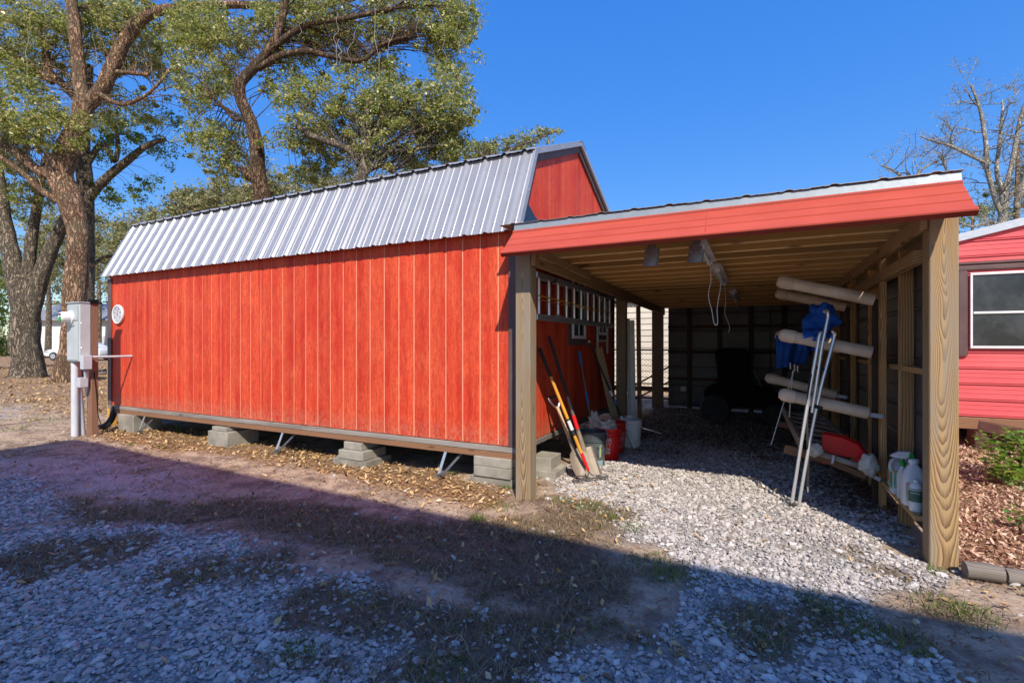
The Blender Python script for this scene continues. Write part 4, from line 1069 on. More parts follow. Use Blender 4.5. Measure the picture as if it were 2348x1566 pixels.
pole('blue_grip_pole', 'thin black pole with two blue grips standing behind the red buckets', 'pole', onX(1328, 806, -1.96), Vector((-1.66, 5.62, 0.03)), [('end_grip', 0, .14, .017, .016, 'blue_plastic'), ('shaft', .14, 1, .011, .011, 'steel_dark'), ('grip', .40, .52, .016, .016, 'blue_plastic')])
pole('extension_pole', 'long black and white extension pole crossing in front of the white bucket', 'pole', onX(1350, 781, -1.96), Vector((-1.36, 6.30, 0.01)), [('tip', 0, .02, .012, .016, 'white'), ('upper_shaft', .02, .47, .013, .014, 'rubber'), ('lock_collar', .47, .52, .018, .018, 'white'), ('lower_shaft', .52, 1, .0155, .0155, 'rubber'), ('blue_band', .56, .60, .0165, .0165, 'blue_plastic'), ('white_stripe', .70, .99, .0158, .0158, 'white')])
t = thing('plank', 'pale raw plank leaning on the barn behind the buckets', 'plank', (-1.72, 6.75, 0))
a_, b_ = Vector((-1.93, 6.62, 1.30)), Vector((-1.70, 6.85, 0.02))
MB().bar(a_, b_, 0.14, 0.03, (1, -.35, 0.2)).build('board', M['wood_pale'], t, bevel=0.003)
# ---- buckets
def bucket(name, lab, px, py, R, H, mt, rim_rings=3, yaw=0.0, group='plastic buckets by the barn wall', c=None):
    c = Vector(c) if c else onZ(px, py); c.z = gp(c) + 0.005
    t = thing(name, lab, 'bucket', c, group)
    r0 = R*0.87
    prof = [(r0*.94, 0), (r0, 0.012), (R*0.955, H*.72)]
    z = H*.72
    for k in range(rim_rings):
        prof += [(R*0.96, z), (R*1.045, z+.004), (R*1.045, z+.012), (R*0.965, z+.016)]; z += H*.28/rim_rings*0.82
    prof += [(R*0.98, H-.012), (R*1.05, H-.012), (R*1.05, H), (R*0.965, H), (R*0.93, H*.6), (r0*.95, 0.02), (0, 0.018)]
    MB().lathe(prof, c, 32).build('body', M[mt], t, smooth=True)
    return t, c
def cyl_text(t, par, txt, size, c, R0, R1, H, ang, z, mt, nm='lettering', rot=0.0):
    """print wrapped round a bucket or bottle: ang = compass angle of its centre"""
    Vt, Ft = text_mesh(txt, size); P = []
    for v in Vt:
        u, w_ = v.x*math.cos(rot) - v.y*math.sin(rot), v.x*math.sin(rot) + v.y*math.cos(rot)
        zz = z + w_; r = R0 + (R1-R0)*zz/H + 0.0022; a = ang + u/r
        P.append(c + Vector((r*math.cos(a), r*math.sin(a), zz)))
    return MB().add(P, Ft).build(nm, M[mt], par, fixn=False)
def cyl_patch(par, c, R0, R1, H, a0, a1, z0, z1, mt, nm, lift=0.0016):
    m = MB(); n_ = 10; P = []
    for zz in (z0, z1):
        for k in range(n_+1):
            a = a0 + (a1-a0)*k/n_; r = R0 + (R1-R0)*zz/H + lift; P.append(c + Vector((r*math.cos(a), r*math.sin(a), zz)))
    return m.add(P, [(k, k+1, n_+2+k, n_+1+k) for k in range(n_)]).build(nm, M[mt], par, fixn=False, smooth='all')
def camang(c): return math.atan2(-c.y, -c.x)
def bail(t, c, R, H, th, mt='alum', lean=0.8, grip=True, up=0.12):
    ex = Vector((math.cos(th), math.sin(th), 0)); ey = Vector((-math.sin(th), math.cos(th), 0))
    pts = []
    for k in range(15):
        a = math.pi*k/14; pts.append(c + Vector((0, 0, H*.9)) + ex*R*1.05*math.cos(a) + (ey*math.sin(lean) + Vector((0, 0, 1))*math.cos(lean))*R*1.0*math.sin(a))
    MB().tube(pts, 0.0035, 6).build('bail_handle', M[mt], t, smooth=True)
    if grip: MB().tube(pts[6:9], 0.011, 8).build('hand_grip', M['white'], t, smooth=True)
t, c = bucket('bucket', 'dark see-through grey bucket with ringed rim, nearest of the buckets', 0, 0, 0.150, 0.375, 'bucket_dark', 4, c=(-1.625, 5.34, 0))
a = camang(c)
lp = cyl_patch(t, c, .1305, .144, .28, a-.10+.62, a+.30+.42, .10, .235, 'label_olive', 'label')
cyl_text(t, lp, 'A7C', .05, c, .132, .1455, .28, a+.57, .205, 'ink_black')
for rr in (.034,):
    m = MB(); n_ = 20
    pts = [c + Vector(((.1375)*math.cos(a+.57+rr*math.cos(q)/.137), (.1375)*math.sin(a+.57+rr*math.cos(q)/.137), .145 + rr*math.sin(q))) for q in [2*math.pi*k/n_ for k in range(n_)]]
    m.tube(pts, .003, 4, closed=True).build('no_entry_ring', M['ink_black'], lp)
    q1, q2 = pts[3], pts[13]
    MB().tube([q1, seg(q1, q2, .5) + (q1-c).normalized()*0.003, q2], .003, 4).build('no_entry_bar', M['ink_black'], lp)
cyl_patch(t, c, .1305, .144, .28, a+.20, a+.95, .012, .07, 'blue_plastic', 'water_stain').data.materials[0] = simple('water_blue', (0.25, 0.36, 0.40), None, 5, .4)
bail(t, c, .15, .375, a+1.5, lean=.35, grip=False)
t, c = bucket('bucket', 'bright red bucket with white block lettering, between the dark and orange buckets', 0, 0, 0.150, 0.37, 'red_plastic', 2, c=(-1.545, 5.665, 0))
a = camang(c)
for txt, sz, z in (('OR', .074, .240), ('HT', .074, .178)): cyl_text(t, t, txt, sz, c, .131, .144, .28, a-.02, z, 'ink_white')
for txt, z in (('OOLS', .134), ('ICES', .098)):
    pt = cyl_patch(t, c, .131, .144, .28, a-.26, a+.20, z-.015, z+.015, 'ink_white', 'label_strip')
    cyl_text(t, pt, txt, .034, c, .1335, .1465, .28, a-.03, z, 'red_plastic')
bail(t, c, .15, .37, a+1.35, 'white', lean=1.75)
bg_ = thing('plastic_bag', 'crumpled translucent plastic bag stuffed in the red buckets', 'bag', (c.x, c.y, c.z+.33))
def crumple(parent, c, r, name, mt, seed, amp=.5, sub=3, smooth=True):
    bm = bmesh.new(); bmesh.ops.create_icosphere(bm, subdivisions=sub, radius=1.0)
    for v in bm.verts:
        p = v.co.copy()
        k = 1 + amp*(mnoise.noise(p*1.6 + Vector((seed, 0, 0)))) + amp*.5*mnoise.noise(p*4 + Vector((0, seed, 0))) + amp*.3*abs(mnoise.noise(p*7 + Vector((0, 0, seed))))
        v.co = Vector((p.x*r[0], p.y*r[1], p.z*r[2]))*k
    me = bpy.data.meshes.new(name); bm.to_mesh(me); bm.free()
    for p in me.polygons: p.use_smooth = smooth
    me.materials.append(M[mt]); return link(name, me, parent, c)
crumple(bg_, (c.x-.02, c.y+.02, c.z+.37), (.11, .10, .07), 'bag_folds', 'white_dirty', 3.1, .8, 3, False)
crumple(bg_, (c.x-.17, c.y+.0, c.z+.40), (.05, .05, .12), 'bag_top', 'white_dirty', 7.7, .9, 3, False)
t, c = bucket('bucket', 'orange-red bucket with outlined square emblem, behind the lettered bucket', 0, 0, 0.152, 0.375, 'orange_plastic', 2, c=(-1.58, 6.07, 0))
a = camang(c)
fr = [(-.085, -.085), (.085, -.085), (.085, .085), (-.085, .085)]
pts = []
for (u0, w0), (u1, w1) in zip(fr, fr[1:] + fr[:1]):
    for k in range(6):
        u, w_ = u0 + (u1-u0)*k/6, w0 + (w1-w0)*k/6; z = .17 + w_; r = .131 + .013*z/.28 + .002; pts.append(c + Vector((r*math.cos(a+.35+u/r), r*math.sin(a+.35+u/r), z)))
em = MB().tube(pts, .0022, 4, closed=True).build('emblem_frame', M['ink_white'], t)
for k, (txt, oo) in enumerate((('THE', -.05), ('HOME', -.012), ('DEPOT', .032))):
    cyl_text(t, em, txt, .042 if k else .022, c, .1325, .1455, .28, a+.35+(.03*oo/.03)/.14*0.7, .17-oo*.75, 'ink_white', 'lettering', rad(42))
t, c = bucket('bucket', 'white bucket standing last in the row by the second post', 0, 0, 0.148, 0.36, 'white', 2, c=(-1.47, 6.50, 0))
bail(t, c, .148, .36, camang(c)+1.5, lean=-.9)
# ---- rack arms on the right wall
def rack_arm(lab, a, b, r, strap=True, mt='pvc'):
    a, b = Vector(a), Vector(b); d = (b-a).normalized()
    t = thing('rack_arm', lab, 'pipe', a, 'pipe rack arms on the carport wall')
    MB().tube([a, b - d*.10], r, 18).build('pipe', M[mt], t, smooth=True)
    cap_ = MB().lathe([(r*1.0, 0), (r*1.14, .002), (r*1.16, .075), (r*1.08, .10), (r*.7, .125), (0, .132)], b - d*.11, 18, d).build('end_cap', M[mt], t, smooth=True)
    MB().tube([a - d*.004, a + d*.001], r*.82, 14).build('pipe_mouth', M['black'], t)
    if strap:
        MB().bar(a + Vector((0, -.01, -r*.2)), a + Vector((.10, -.01, -r*.2-.012)), 0.003, 0.034, (0, 0, 1)).build('strap', M['galv'], t)
        MB().bar(a + Vector((.098, -.03, -r*.2-.012)), a + Vector((.098, .0, -r*.2-.012)), 0.03, 0.003).build('strap', M['galv'], t)
rack_arm('topmost long beige pipe arm, front of the rack', (0.885, 4.93, 1.722), (0.20, 4.95, 1.915), .050, False)
rack_arm('top beige pipe arm at the rear of the rack', (0.877, 6.28, 1.750), (0.235, 6.3, 1.928), .050, False)
rack_arm('beige pipe arm with blue canvas over it, front of the rack', (0.868, 4.93, 1.290), (0.215, 4.95, 1.442), .050, False)
rack_arm('rear pipe arm whose cap peeks out above the hanging blue canvas', (0.83, 6.28, 1.300), (0.235, 6.3, 1.458), .050, False)
rack_arm('pale pipe arm low on the front of the rack, held by a strap', (0.845, 4.93, 0.790), (0.215, 4.95, 0.916), .050)
rack_arm('short beige pipe arm low on the rear of the rack', (0.79, 6.28, 0.810), (0.135, 6.3, 0.975), .050)
# padded lowest arm with rags
t = thing('padded_arm', 'lowest rack arm, a rusty bar padded with white rags at both ends', 'rack arm', (0.88, 4.9, .35))
A1, B1 = onY(2008, 1080, 4.90), onY(1862, 1034, 4.90)
MB().tube([A1, B1], .024, 12).build('bar', M['wood_old_y'], t, smooth=True)
MB().bar(A1 + Vector((-.06, .03, -.06)), B1 + Vector((.0, .03, -.03)), .04, .05).build('arm_board', M['wood_brown_x'], t, bevel=.003)
crumple(t, onY(1993, 1066, 4.87), (.070, .06, .085), 'rag', 'rag', 12.3, .32, 4)
crumple(t, onY(1870, 1031, 4.87), (.055, .05, .055), 'rag', 'rag', 5.3, .3, 4)
MB().bar(onY(1990, 1085, 4.86), onY(2018, 1100, 4.86), .003, .03, (0, 0, 1)).build('strap', M['galv'], t)
MB().bar(onY(2018, 1100, 4.86), onY(2032, 1110, 4.93), .003, .03, (0, 0, 1)).build('strap', M['galv'], t)
rear = thing('rear_arm_board', 'brown wooden arm board at the rear of the rack, under the wooden ladder', 'board', onY(1850, 990, 6.3))
MB().bar(onY(1786, 972, 6.3), onY(1945, 1000, 6.3), .04, .06).build('board', M['wood_brown_x'], rear, bevel=.003)
frnt = thing('front_arm_board', 'brown wooden arm board at the front of the rack, end sticking out left', 'board', onY(1900, 1050, 5.05))
MB().bar(onY(1799, 1028, 5.05), onY(2000, 1080, 5.05), .04, .075).build('board', M['wood_brown_x'], frnt, bevel=.003)
# old wooden ladder lying on the arm boards
t = thing('wooden_ladder', 'weathered wooden stepladder lying across the lowest rack arms', 'ladder', (0.5, 5.8, .45))
l0, l1 = Vector((0.36, 4.93, .50)), Vector((0.32, 6.75, .56)); r0_, r1_ = Vector((0.80, 4.98, .43)), Vector((0.70, 6.75, .50))
MB().bar(l0, l1, .028, .09).build('rail', M['wood_old_y'], t, bevel=.003)
MB().bar(r0_, r1_, .028, .09).build('rail', M['wood_old_y'], t, bevel=.003)
for k in range(6):
    f = .12 + k*.155; MB().bar(seg(l0, l1, f) + Vector((0, 0, .012)), seg(r0_, r1_, f) + Vector((0, 0, .012)), .10, .022).build('tread', M['wood_old_y'], t, bevel=.002)
# red plastic scoop hanging on the padded arm
t = thing('plastic_scoop', 'bright red plastic scoop hooked over the padded arm', 'scoop', onY(1930, 1040, 4.95))
sp_ = [onY(q[0], q[1], 4.955) for q in ((1886, 995), (1883, 1032), (1905, 1041), (1940, 1048), (1974, 1051), (1985, 1043), (1968, 1020), (1930, 1003))]
MB().prism(sp_, (0.02, .05, .015)).build('scoop_body', M['red_plastic'], t, bevel=.003)
MB().tube([onY(1946, 1058, 4.93), onY(1968, 1056, 4.93), onY(1982, 1040, 4.95)], [.012, .016, .010], 8).build('lip', M['red_plastic'], t, smooth=True)
for q0, q1 in (((1880, 1048), (1925, 1066)), ((1886, 1060), (1948, 1060))):
    MB().bar(onY(*q0, 4.93), onY(*q1, 4.93), .02, .022).build('handle_bar', M['red_plastic'], t, bevel=.004)
MB().tube([onY(1912, 1044, 4.88), onY(1910, 1056, 4.875), onY(1908, 1062, 4.88)], .010, 6).build('tie', M['pvc_grey'], t, smooth=True)
# ---- folded boat canopy: bright tubes and blue canvas
t = thing('folded_canopy', 'folded boat canopy with chrome tube frame and blue canvas propped on the rack', 'canopy', onZ(1822, 1165))
def cd(py): return 4.10 - (1165 - py)/450*0.05
def tp(q): return atD(q[0], q[1], cd(q[1]))
tubes = [[(1816,1152),(1838,1010),(1858,890),(1872,810),(1878,775),(1881,764),(1886,762)], [(1829,1176),(1850,1050),(1880,900),(1898,830),(1910,785),(1913,768),(1909,758)], [(1862,946),(1872,880),(1884,800),(1896,740),(1899,722),(1896,713),(1889,716)]]
for q in tubes: MB().tube(spline([tp(p) for p in q], 5), .0135, 10).build('frame_tube', M['chrome'], t, smooth=True)
for a0, a1 in (((1814,1150),(1818,1162)), ((1826,1166),(1830,1186))):
    MB().bar(tp(a0), tp(a1), .032, .032).build('foot_fitting', M['steel_dark'], t, bevel=.003)
MB().bar(tp((1864, 930)), tp((1884, 936)), .03, .032).build('clamp', M['rubber'], t, bevel=.003)
MB().bar(tp((1866, 842)), tp((1902, 850)), .012, .03).build('strap', M['rubber'], t)
MB().tube(spline([tp(p) for p in ((1870,838),(1856,880),(1850,960),(1853,1050),(1852,1115))], 5), [.010]*21, 6).build('strap', M['rubber'], t)
MB().tube([tp((1852,1115)), tp((1853,1128))], .008, 6).build('hook', M['alum'], t)
for q in (((1822,845),(1795,930),(1768,1020)), ((1818,850),(1812,920),(1809,972))):
    MB().tube([atD(p[0], p[1], 5.2) for p in q], .006, 6).build('stay_rod', M['white'], t, smooth=True)
# canvas: a bunched roll over the arm and a hanging flap
crumple(t, atD(1882, 733, 4.33), (.115, .09, .145), 'canvas_roll', 'canvas_blue', 2.2, .42, 4)
crumple(t, atD(1868, 772, 4.26), (.12, .09, .07), 'canvas_roll', 'canvas_blue', 9.4, .5, 4)
def flap(q, d0, dep, nm):
    a, b, c_, d_ = [atD(x, y_, d0) for x, y_ in q]; P = []; n_, m_ = 18, 10
    for layer in (0, 1):
        for j in range(m_+1):
            for i in range(n_+1):
                u, v = i/n_, j/m_
                p = (a*(1-u)+b*u)*(1-v) + (d_*(1-u)+c_*u)*v
                fold = (.028*math.sin(u*11+.8*math.sin(v*3)) + .018*math.sin(u*23+v*2))*(.35+.8*v)
                p = p + Vector((.2, 1, 0))*(fold + layer*.012) + Vector((0, 0, -.015*math.sin(u*5+1)*v))
                P.append(p)
    k = (n_+1)*(m_+1); F = []
    for j in range(m_):
        for i in range(n_):
            e = j*(n_+1)+i; F += [(e, e+1, e+n_+2, e+n_+1), (k+e, k+e+n_+1, k+e+n_+2, k+e+1)]
    for i in range(n_): F += [(i, k+i, k+i+1, i+1), (m_*(n_+1)+i, m_*(n_+1)+i+1, k+m_*(n_+1)+i+1, k+m_*(n_+1)+i)]
    for j in range(m_): F += [(j*(n_+1), (j+1)*(n_+1), k+(j+1)*(n_+1), k+j*(n_+1)), (j*(n_+1)+n_, k+j*(n_+1)+n_, k+(j+1)*(n_+1)+n_, (j+1)*(n_+1)+n_)]
    MB().add(P, F).build(nm, M['canvas_blue'], t, smooth='all', fixn=True)
flap([(1779,768),(1862,790),(1848,836),(1779,842)], 5.35, .02, 'canvas_flap')
flap([(1822,762),(1885,800),(1884,812),(1830,800)], 4.95, .02, 'canvas_flap')
for q in ((1812, 838), (1822, 842), (1829, 845)): MB().tube([atD(q[0], q[1]-6, 5.3), atD(q[0]+1, q[1]+8, 5.3)], .008, 6).build('toggle', M['alum'], t)
# ---- bottles on the low shelf
SZ = 0.2565
def bottle_base(px, py): p = onZ(px, py, SZ); return p
def jug(name, lab, c, w, d_, H, mt, shoulder=.62):
    t = thing(name, lab, 'bottle', c)
    bm_prof = [(.90, 0), (1.0, .02), (1.0, shoulder), (.93, shoulder+.07), (.55, .86), (.30, .93), (.26, 1.0)]
    P = []; n_ = 20
    for r, z in bm_prof:
        for k in range(n_):
            a = 2*math.pi*k/n_; ca_, sa_ = math.cos(a), math.sin(a); e = .55
            P.append(Vector(c) + Vector((w/2*r*math.copysign(abs(ca_)**e, ca_), d_/2*r*math.copysign(abs(sa_)**e, sa_), H*z)))
    F = [(i*n_+k, i*n_+(k+1) % n_, (i+1)*n_+(k+1) % n_, (i+1)*n_+k) for i in range(len(bm_prof)-1) for k in range(n_)] + [tuple(range(n_))[::-1], tuple(range((len(bm_prof)-1)*n_, len(bm_prof)*n_))]
    MB().add(P, F).build('jug_body', M[mt], t, smooth=True)
    return t
cb = Vector((0.985, 4.53, SZ)); 
t = jug('bleach_jug', 'white bleach jug with blue cap and green picture label on the low shelf', cb, .155, .125, .285, 'pvc_grey')
MB().lathe([(.026, .275), (.026, .305), (.022, .31), (0, .31)], cb, 16).build('cap', M['cap_blue'], t, smooth=True)
MB().tube(spline([cb + Vector((-.018, -.02, .262)), cb + Vector((-.068, -.045, .25)), cb + Vector((-.085, -.058, .20)), cb + Vector((-.066, -.050, .165))], 5), .0125, 8).build('handle', M['pvc_grey'], t, smooth=True)
ls = lambda du, dv, z: cb + Vector((du, dv, z))
lb = MB().box(ls(0, -.0635, .105), (.13, .0024, .11)).build('label', M['label_green'], t)
MB().box(ls(0, -.0638, .168), (.13, .0024, .016)).build('label_band', M['label_yellow'], lb)
MB().box(ls(-.0785, 0, .105), (.0024, .095, .12)).build('side_label', M['label_green'], lb)
MB().box(ls(-.0790, .02, .118), (.0024, .026, .07)).build('side_print', M['red_plastic'], lb)
Vt, Ft = text_mesh('BLEACH', .032)
MB().add([ls(-.004 + v.x*.98, -.0652, .066 + v.y) for v in Vt], Ft).build('lettering', M['ink_white'], lb, fixn=False)
cs = Vector((0.955, 4.39, SZ))
t = thing('spray_bottle', 'clear spray bottle with green and white trigger behind the jugs', 'spray bottle', cs)
MB().lathe([(.032, 0), (.035, .01), (.035, .17), (.014, .215), (.014, .235)], cs, 16).build('bottle_body', M['pvc_grey'], t, smooth=True)
MB().lathe([(.020, .232), (.020, .262), (.012, .265), (.012, .285)], cs, 14).build('collar', M['green_plastic'], t, smooth=True)
MB().prism([cs + Vector((-.075, -.016, .296)), cs + Vector((-.065, -.016, .306)), cs + Vector((-.02, -.016, .335)), cs + Vector((.045, -.016, .335)), cs + Vector((.05, -.016, .315)), cs + Vector((.02, -.016, .285)), cs + Vector((-.015, -.016, .285))], (0, .032, 0)).build('spray_head', M['white'], t, bevel=.003)
MB().prism([cs + Vector((.035, -.019, .332)), cs + Vector((.065, -.019, .318)), cs + Vector((.066, -.019, .286)), cs + Vector((.030, -.019, .292))], (0, .038, 0)).build('trigger_back', M['green_plastic'], t, bevel=.003)
cj = Vector((0.985, 4.245, SZ))
t = jug('plastic_jug', 'uncapped white plastic jug with pink label, middle of the low shelf', cj, .135, .135, .30, 'white', .58)
MB().lathe([(.030, .285), (.030, .312), (.024, .312), (.024, .29)], cj, 16).build('neck_ring', M['white'], t, smooth=True)
lb = MB().box(cj + Vector((0, -.0682, .10)), (.118, .0024, .13)).build('label', M['white_dirty'], t)
MB().box(cj + Vector((.042, -.0695, .10)), (.034, .0024, .13)).build('label_stripe', M['label_pink'], lb)
MB().box(cj + Vector((-.012, -.0697, .152)), (.07, .0022, .022)).build('label_print', M['label_pink'], lb)
ck = Vector((0.965, 4.105, SZ))
t = thing('small_bottle', 'small white bottle with dark green label, nearest the right post', 'bottle', ck)
MB().lathe([(.036, 0), (.039, .01), (.039, .15), (.03, .178), (.015, .190), (.015, .205), (0, .207)], ck, 20).build('bottle_body', M['white'], t, smooth=True)
a = camang(ck)
lb = cyl_patch(t, ck, .039, .039, 1, a-1.5, a+1.5, .055, .15, 'label_dark', 'label')
cyl_patch(t, ck, .0393, .0393, 1, a-1.5, a+1.5, .056, .064, 'ink_white', 'label_line', .002); cyl_patch(t, ck, .0393, .0393, 1, a-1.5, a+1.5, .140, .145, 'ink_white', 'label_line', .002)
cyl_text(t, lb, 'SIMPLE', .018, ck, .0395, .0395, 1, a-.1, .122, 'ink_white')
# ---- dark things at the back
t = thing('riding_mower', 'black machine with high seat parked in the dark carport back', 'mower', (-.35, 9.4, 0))
MB().prism([(-.78, 9.1, .28), (-.78, 9.1, .55), (-.70, 9.1, .62), (.25, 9.1, .62), (.40, 9.1, .45), (.40, 9.1, .28)], (0, .6, 0)).build('body', M['black'], t, bevel=.02)
MB().prism([(-.55, 9.2, .66), (-.62, 9.2, 1.22), (-.5, 9.2, 1.28), (-.14, 9.2, 1.28), (-.05, 9.2, 1.2), (-.08, 9.2, .66)], (0, .12, 0)).build('seat_back', M['black'], t, bevel=.03)
MB().prism([(-.58, 9.1, .625), (-.06, 9.1, .625), (-.06, 9.1, .70), (-.58, 9.1, .70)], (0, .42, 0)).build('seat', M['black'], t, bevel=.02)
for x, yy, r in ((-.6, 9.05, .24), (-.6, 9.72, .24), (.3, 9.05, .18), (.3, 9.72, .18)):
    wq = MB().lathe([(r*.55, -.06), (r*.95, -.06), (r, -.03), (r, .03), (r*.95, .06), (r*.55, .06), (r*.5, .03), (0, .03)], (x, yy, r), 20, (0, 1, 0)).build('wheel', M['rubber'], t, smooth=True)
MB().tube([(.12, 9.4, .6), (.0, 9.4, .9)], .02, 8).build('steering_column', M['steel_dark'], t)
t = thing('wall_outlet_box', 'small white outlet box low on the rear carport wall', 'outlet', (-1.30, 10.6, .38))
bx('box_body', (-1.30, 10.62, .42), (.11, .06, .10), M['white_dirty'], t, .004)
# white boards standing by the second post
for k, (x, yy, z1, w, lab) in enumerate(((-1.715, 7.56, 1.74, .05, 'tall narrow white board standing behind the second post'), (-1.668, 7.60, 1.72, .085, 'wide white board standing behind the second post'), (-1.60, 7.75, 1.95, .07, 'dark maroon board standing beside the white boards behind the second post'))):
    t = thing('white_board' if k < 2 else 'maroon_board', lab, 'board', (x, yy, 0), 'boards standing behind the second post')
    MB().bar((x, yy, 0.01), (x-.03, yy+.02, z1), w, .02, (.3, 1, 0)).build('board', M['white'] if k < 2 else M['wood_red_z'], t, bevel=.002)
t = thing('floor_strip', 'thin pale strip lying on the shaded gravel floor', 'strip', (-1.3, 7.6, .03))
MB().bar((-1.55, 7.75, .035), (-1.22, 7.45, .03), .03, .012).build('strip', M['alum'], t)

# ================================================================== METER POST
t = thing('electric_meter', 'grey electric meter box on a wooden post left of the red barn', 'electric meter', (-8.75, 3.66, 0))
fy0 = 3.53                                         # front plane of the box
xr = onY(183, 760, fy0).x; xl = xr - .36; mx = (xl+xr)/2; my = fy0 + .07
bx('post', (xr-.075, fy0+.135+.046, .95), (.14, .088, 1.98), M['wood_red_z'], t, .006)
cbx = Vector((mx, fy0+.065, 1.52))
body = bx('meter_box', tuple(cbx), (.36, .13, .84), M['box_grey'], t, .006)
MB().box((mx-.01, fy0-.006, 1.40), (.30, .012, .56)).build('lower_door', M['box_grey'], body, bevel=.003)
MB().box((mx-.01, fy0-.006, 1.80), (.30, .012, .22)).build('upper_door', M['box_grey'], body, bevel=.003)
MB().box((mx, fy0+.058, 1.948), (.38, .155, .016)).build('rain_lid', M['box_grey'], body, bevel=.003)
for z in (1.30, 1.65): MB().lathe([(.008, 0), (0, .006)], (xr, fy0+.02, z), 6, (1, 0, 0)).build('screw', M['alum'], body)
mc = Vector((mx-.04, fy0-.012, 1.735))
mt_ = MB().lathe([(.095, 0), (.095, .02), (.080, .025), (.077, .105), (.066, .125), (0, .13)], mc, 24, (0, -1, 0)).build('meter', M['white'], t, smooth=True)
MB().lathe([(.042, .127), (.039, .133), (0, .134)], mc + Vector((0, 0, -.03)), 16, (0, -1, 0)).build('green_seal', M['green_plastic'], mt_)
MB().box(mc + Vector((0, -.131, .038)), (.055, .006, .022)).build('display', M['ink_black'], mt_)
MB().tube([mc + Vector((-.10, -.02, -.10)), mc + Vector((0, -.03, -.108)), mc + Vector((.11, -.02, -.10))], .007, 6).build('ring_lock', M['alum'], mt_)
for q, r in (((172, 1000), .046), ((189, 997), .043)):
    c_ = onZ(*q); MB().tube([(c_.x, c_.y, -.02), (c_.x, min(c_.y, fy0+.10), 1.11)], r, 16).build('conduit', M['pvc_grey'], t, smooth=True)
c_ = onZ(208, 991); cx_, cy_ = xr+.03, fy0+.06
MB().tube([(c_.x, c_.y, -.02), (cx_, cy_, .98)], .029, 14).build('conduit', M['pvc_grey'], t, smooth=True)
bx('junction_box', (xr+.045, fy0+.055, 1.09), (.085, .11, .20), M['pvc_grey'], t, .005)
bx('junction_box', (xr-.05, fy0+.05, .80), (.10, .10, .14), M['pvc_grey'], t, .005)
MB().tube([(xr+.06, fy0+.11, 1.165), (xr+.07, fy0+.3, 1.165), (xr+.08, by0-.006, 1.165)], .017, 10).build('branch_conduit', M['pvc_grey'], t, smooth=True)
bx('post_cap', (xr-.075, fy0+.19, 1.952), (.19, .15, .022), M['black'], t, .004)
bx('post_cap_top', (xr-.075, fy0+.19, 1.985), (.12, .10, .04), M['black'], t, .012)
MB().tube(spline([(xr+.0, fy0+.17, .95), (xr+.0, fy0+.20, .6), (xr+.0, fy0+.22, .3), (xr+.02, fy0+.28, .06)], 6), .006, 6).build('wire', M['black'], t, smooth=True)
t = thing('drain_hose', 'black pipe dropping from the barn corner to the ground', 'pipe', (-9.0, 4.1, 0))
MB().tube(spline([(-9.06, 4.16, .37), (-9.05, 4.12, .20), (-9.08, 4.06, .09), (-9.2, 3.98, .03)], 6), .045, 10).build('hose', M['rubber'], t, smooth=True)
t = thing('stub_pipe', 'short white stub pipe with wires beside the meter post', 'pipe', (-8.7, 3.75, 0))
MB().tube([(-8.72, 3.78, 0), (-8.72, 3.78, .12)], .022, 10).build('pipe', M['white'], t, smooth=True)
MB().tube(spline([(-8.72, 3.78, .11), (-8.82, 3.80, .20), (-8.88, 3.78, .28)], 5), .005, 5).build('wire', M['white'], t)
t = thing('ochre_post', 'yellow ochre timber post standing behind the meter', 'post', (-9.75, 4.45, 0))
bx('post', (-9.72, 4.42, .52), (.10, .10, 1.08), M['ochre'], t, .004)

# ================================================================== TRAILER HOME
ty = 8.6
tr_ = thing('mobile_home', 'red metal-sided mobile home with brown shutters right of the carport', 'mobile home', (4.2, ty+3, 0))
tx0, tx1 = 1.55, 7.2; ZR0 = 0.385
def roof_z(x): return 2.585 + 0.235*(x-tx0) if x < 4.4 else 2.585 + .235*(4.4-tx0) - .235*(x-4.4)
# siding courses, each a pressed sheet with twin ribs, cut under the sloping roof
cz = ZR0; k = 0; H_ = 0.212
while cz < 3.3:
    prof = []
    for s, h in ((0, 0), (.02, 0), (.035, .020), (.085, .020), (.105, .004), (.125, .004), (.145, .020), (.195, .020), (.215, .004), (.46, .004), (.475, .009), (.50, .009), (.515, .004), (.74, .004), (.755, .009), (.78, .009), (.795, .004), (.97, .004), (1, 0)):
        prof.append((tx0, ty - h, cz + s*H_))
    x_a, x_b = tx0, tx1
    top = cz + H_
    if top > 2.58:
        x_a = min(4.2, tx0 + (top-2.585)/.235); x_b = min(tx1, 4.4 + (4.4 - x_a)*1.0)
    if x_b - x_a > .2:
        MB().sheet([(max(tx0, tx0 + (p[2] - 2.585 + .06)/.235), p[1], p[2]) for p in prof], (x_b-x_a, 0, 0), (0, -1, 0), .004).build('siding_course', M['trailer_red'], tr_)
    cz += H_; k += 1
MB().prism([(tx0, ty+.02, ZR0), (tx1, ty+.02, ZR0), (tx1, ty+.02, roof_z(tx1)-.02), (4.4, ty+.02, roof_z(4.4)-.02), (tx0, ty+.02, roof_z(tx0)-.02)], (0, 6.5, 0)).build('body', M['trailer_red'], tr_)
for xa, xb in ((tx0-.12, 4.4), (4.4, tx1+.12)):
    MB().prism([(xa, ty-.06, roof_z(xa)-.075), (xb, ty-.06, roof_z(xb)-.075), (xb, ty-.06, roof_z(xb)+.03), (xa, ty-.06, roof_z(xa)+.03)], (0, 6.7, 0)).build('roof', M['galv'], tr_, bevel=.004)
wl = onY(2224, 700, ty).x; wz1 = onY(2224, 630, ty).z; wz0 = onY(2224, 796, ty).z; wr = wl + 1.05
wi = MB().box(((wl+wr)/2, ty-.022, (wz0+wz1)/2), (wr-wl, .04, wz1-wz0)).build('window', M['pane_dark'], tr_)
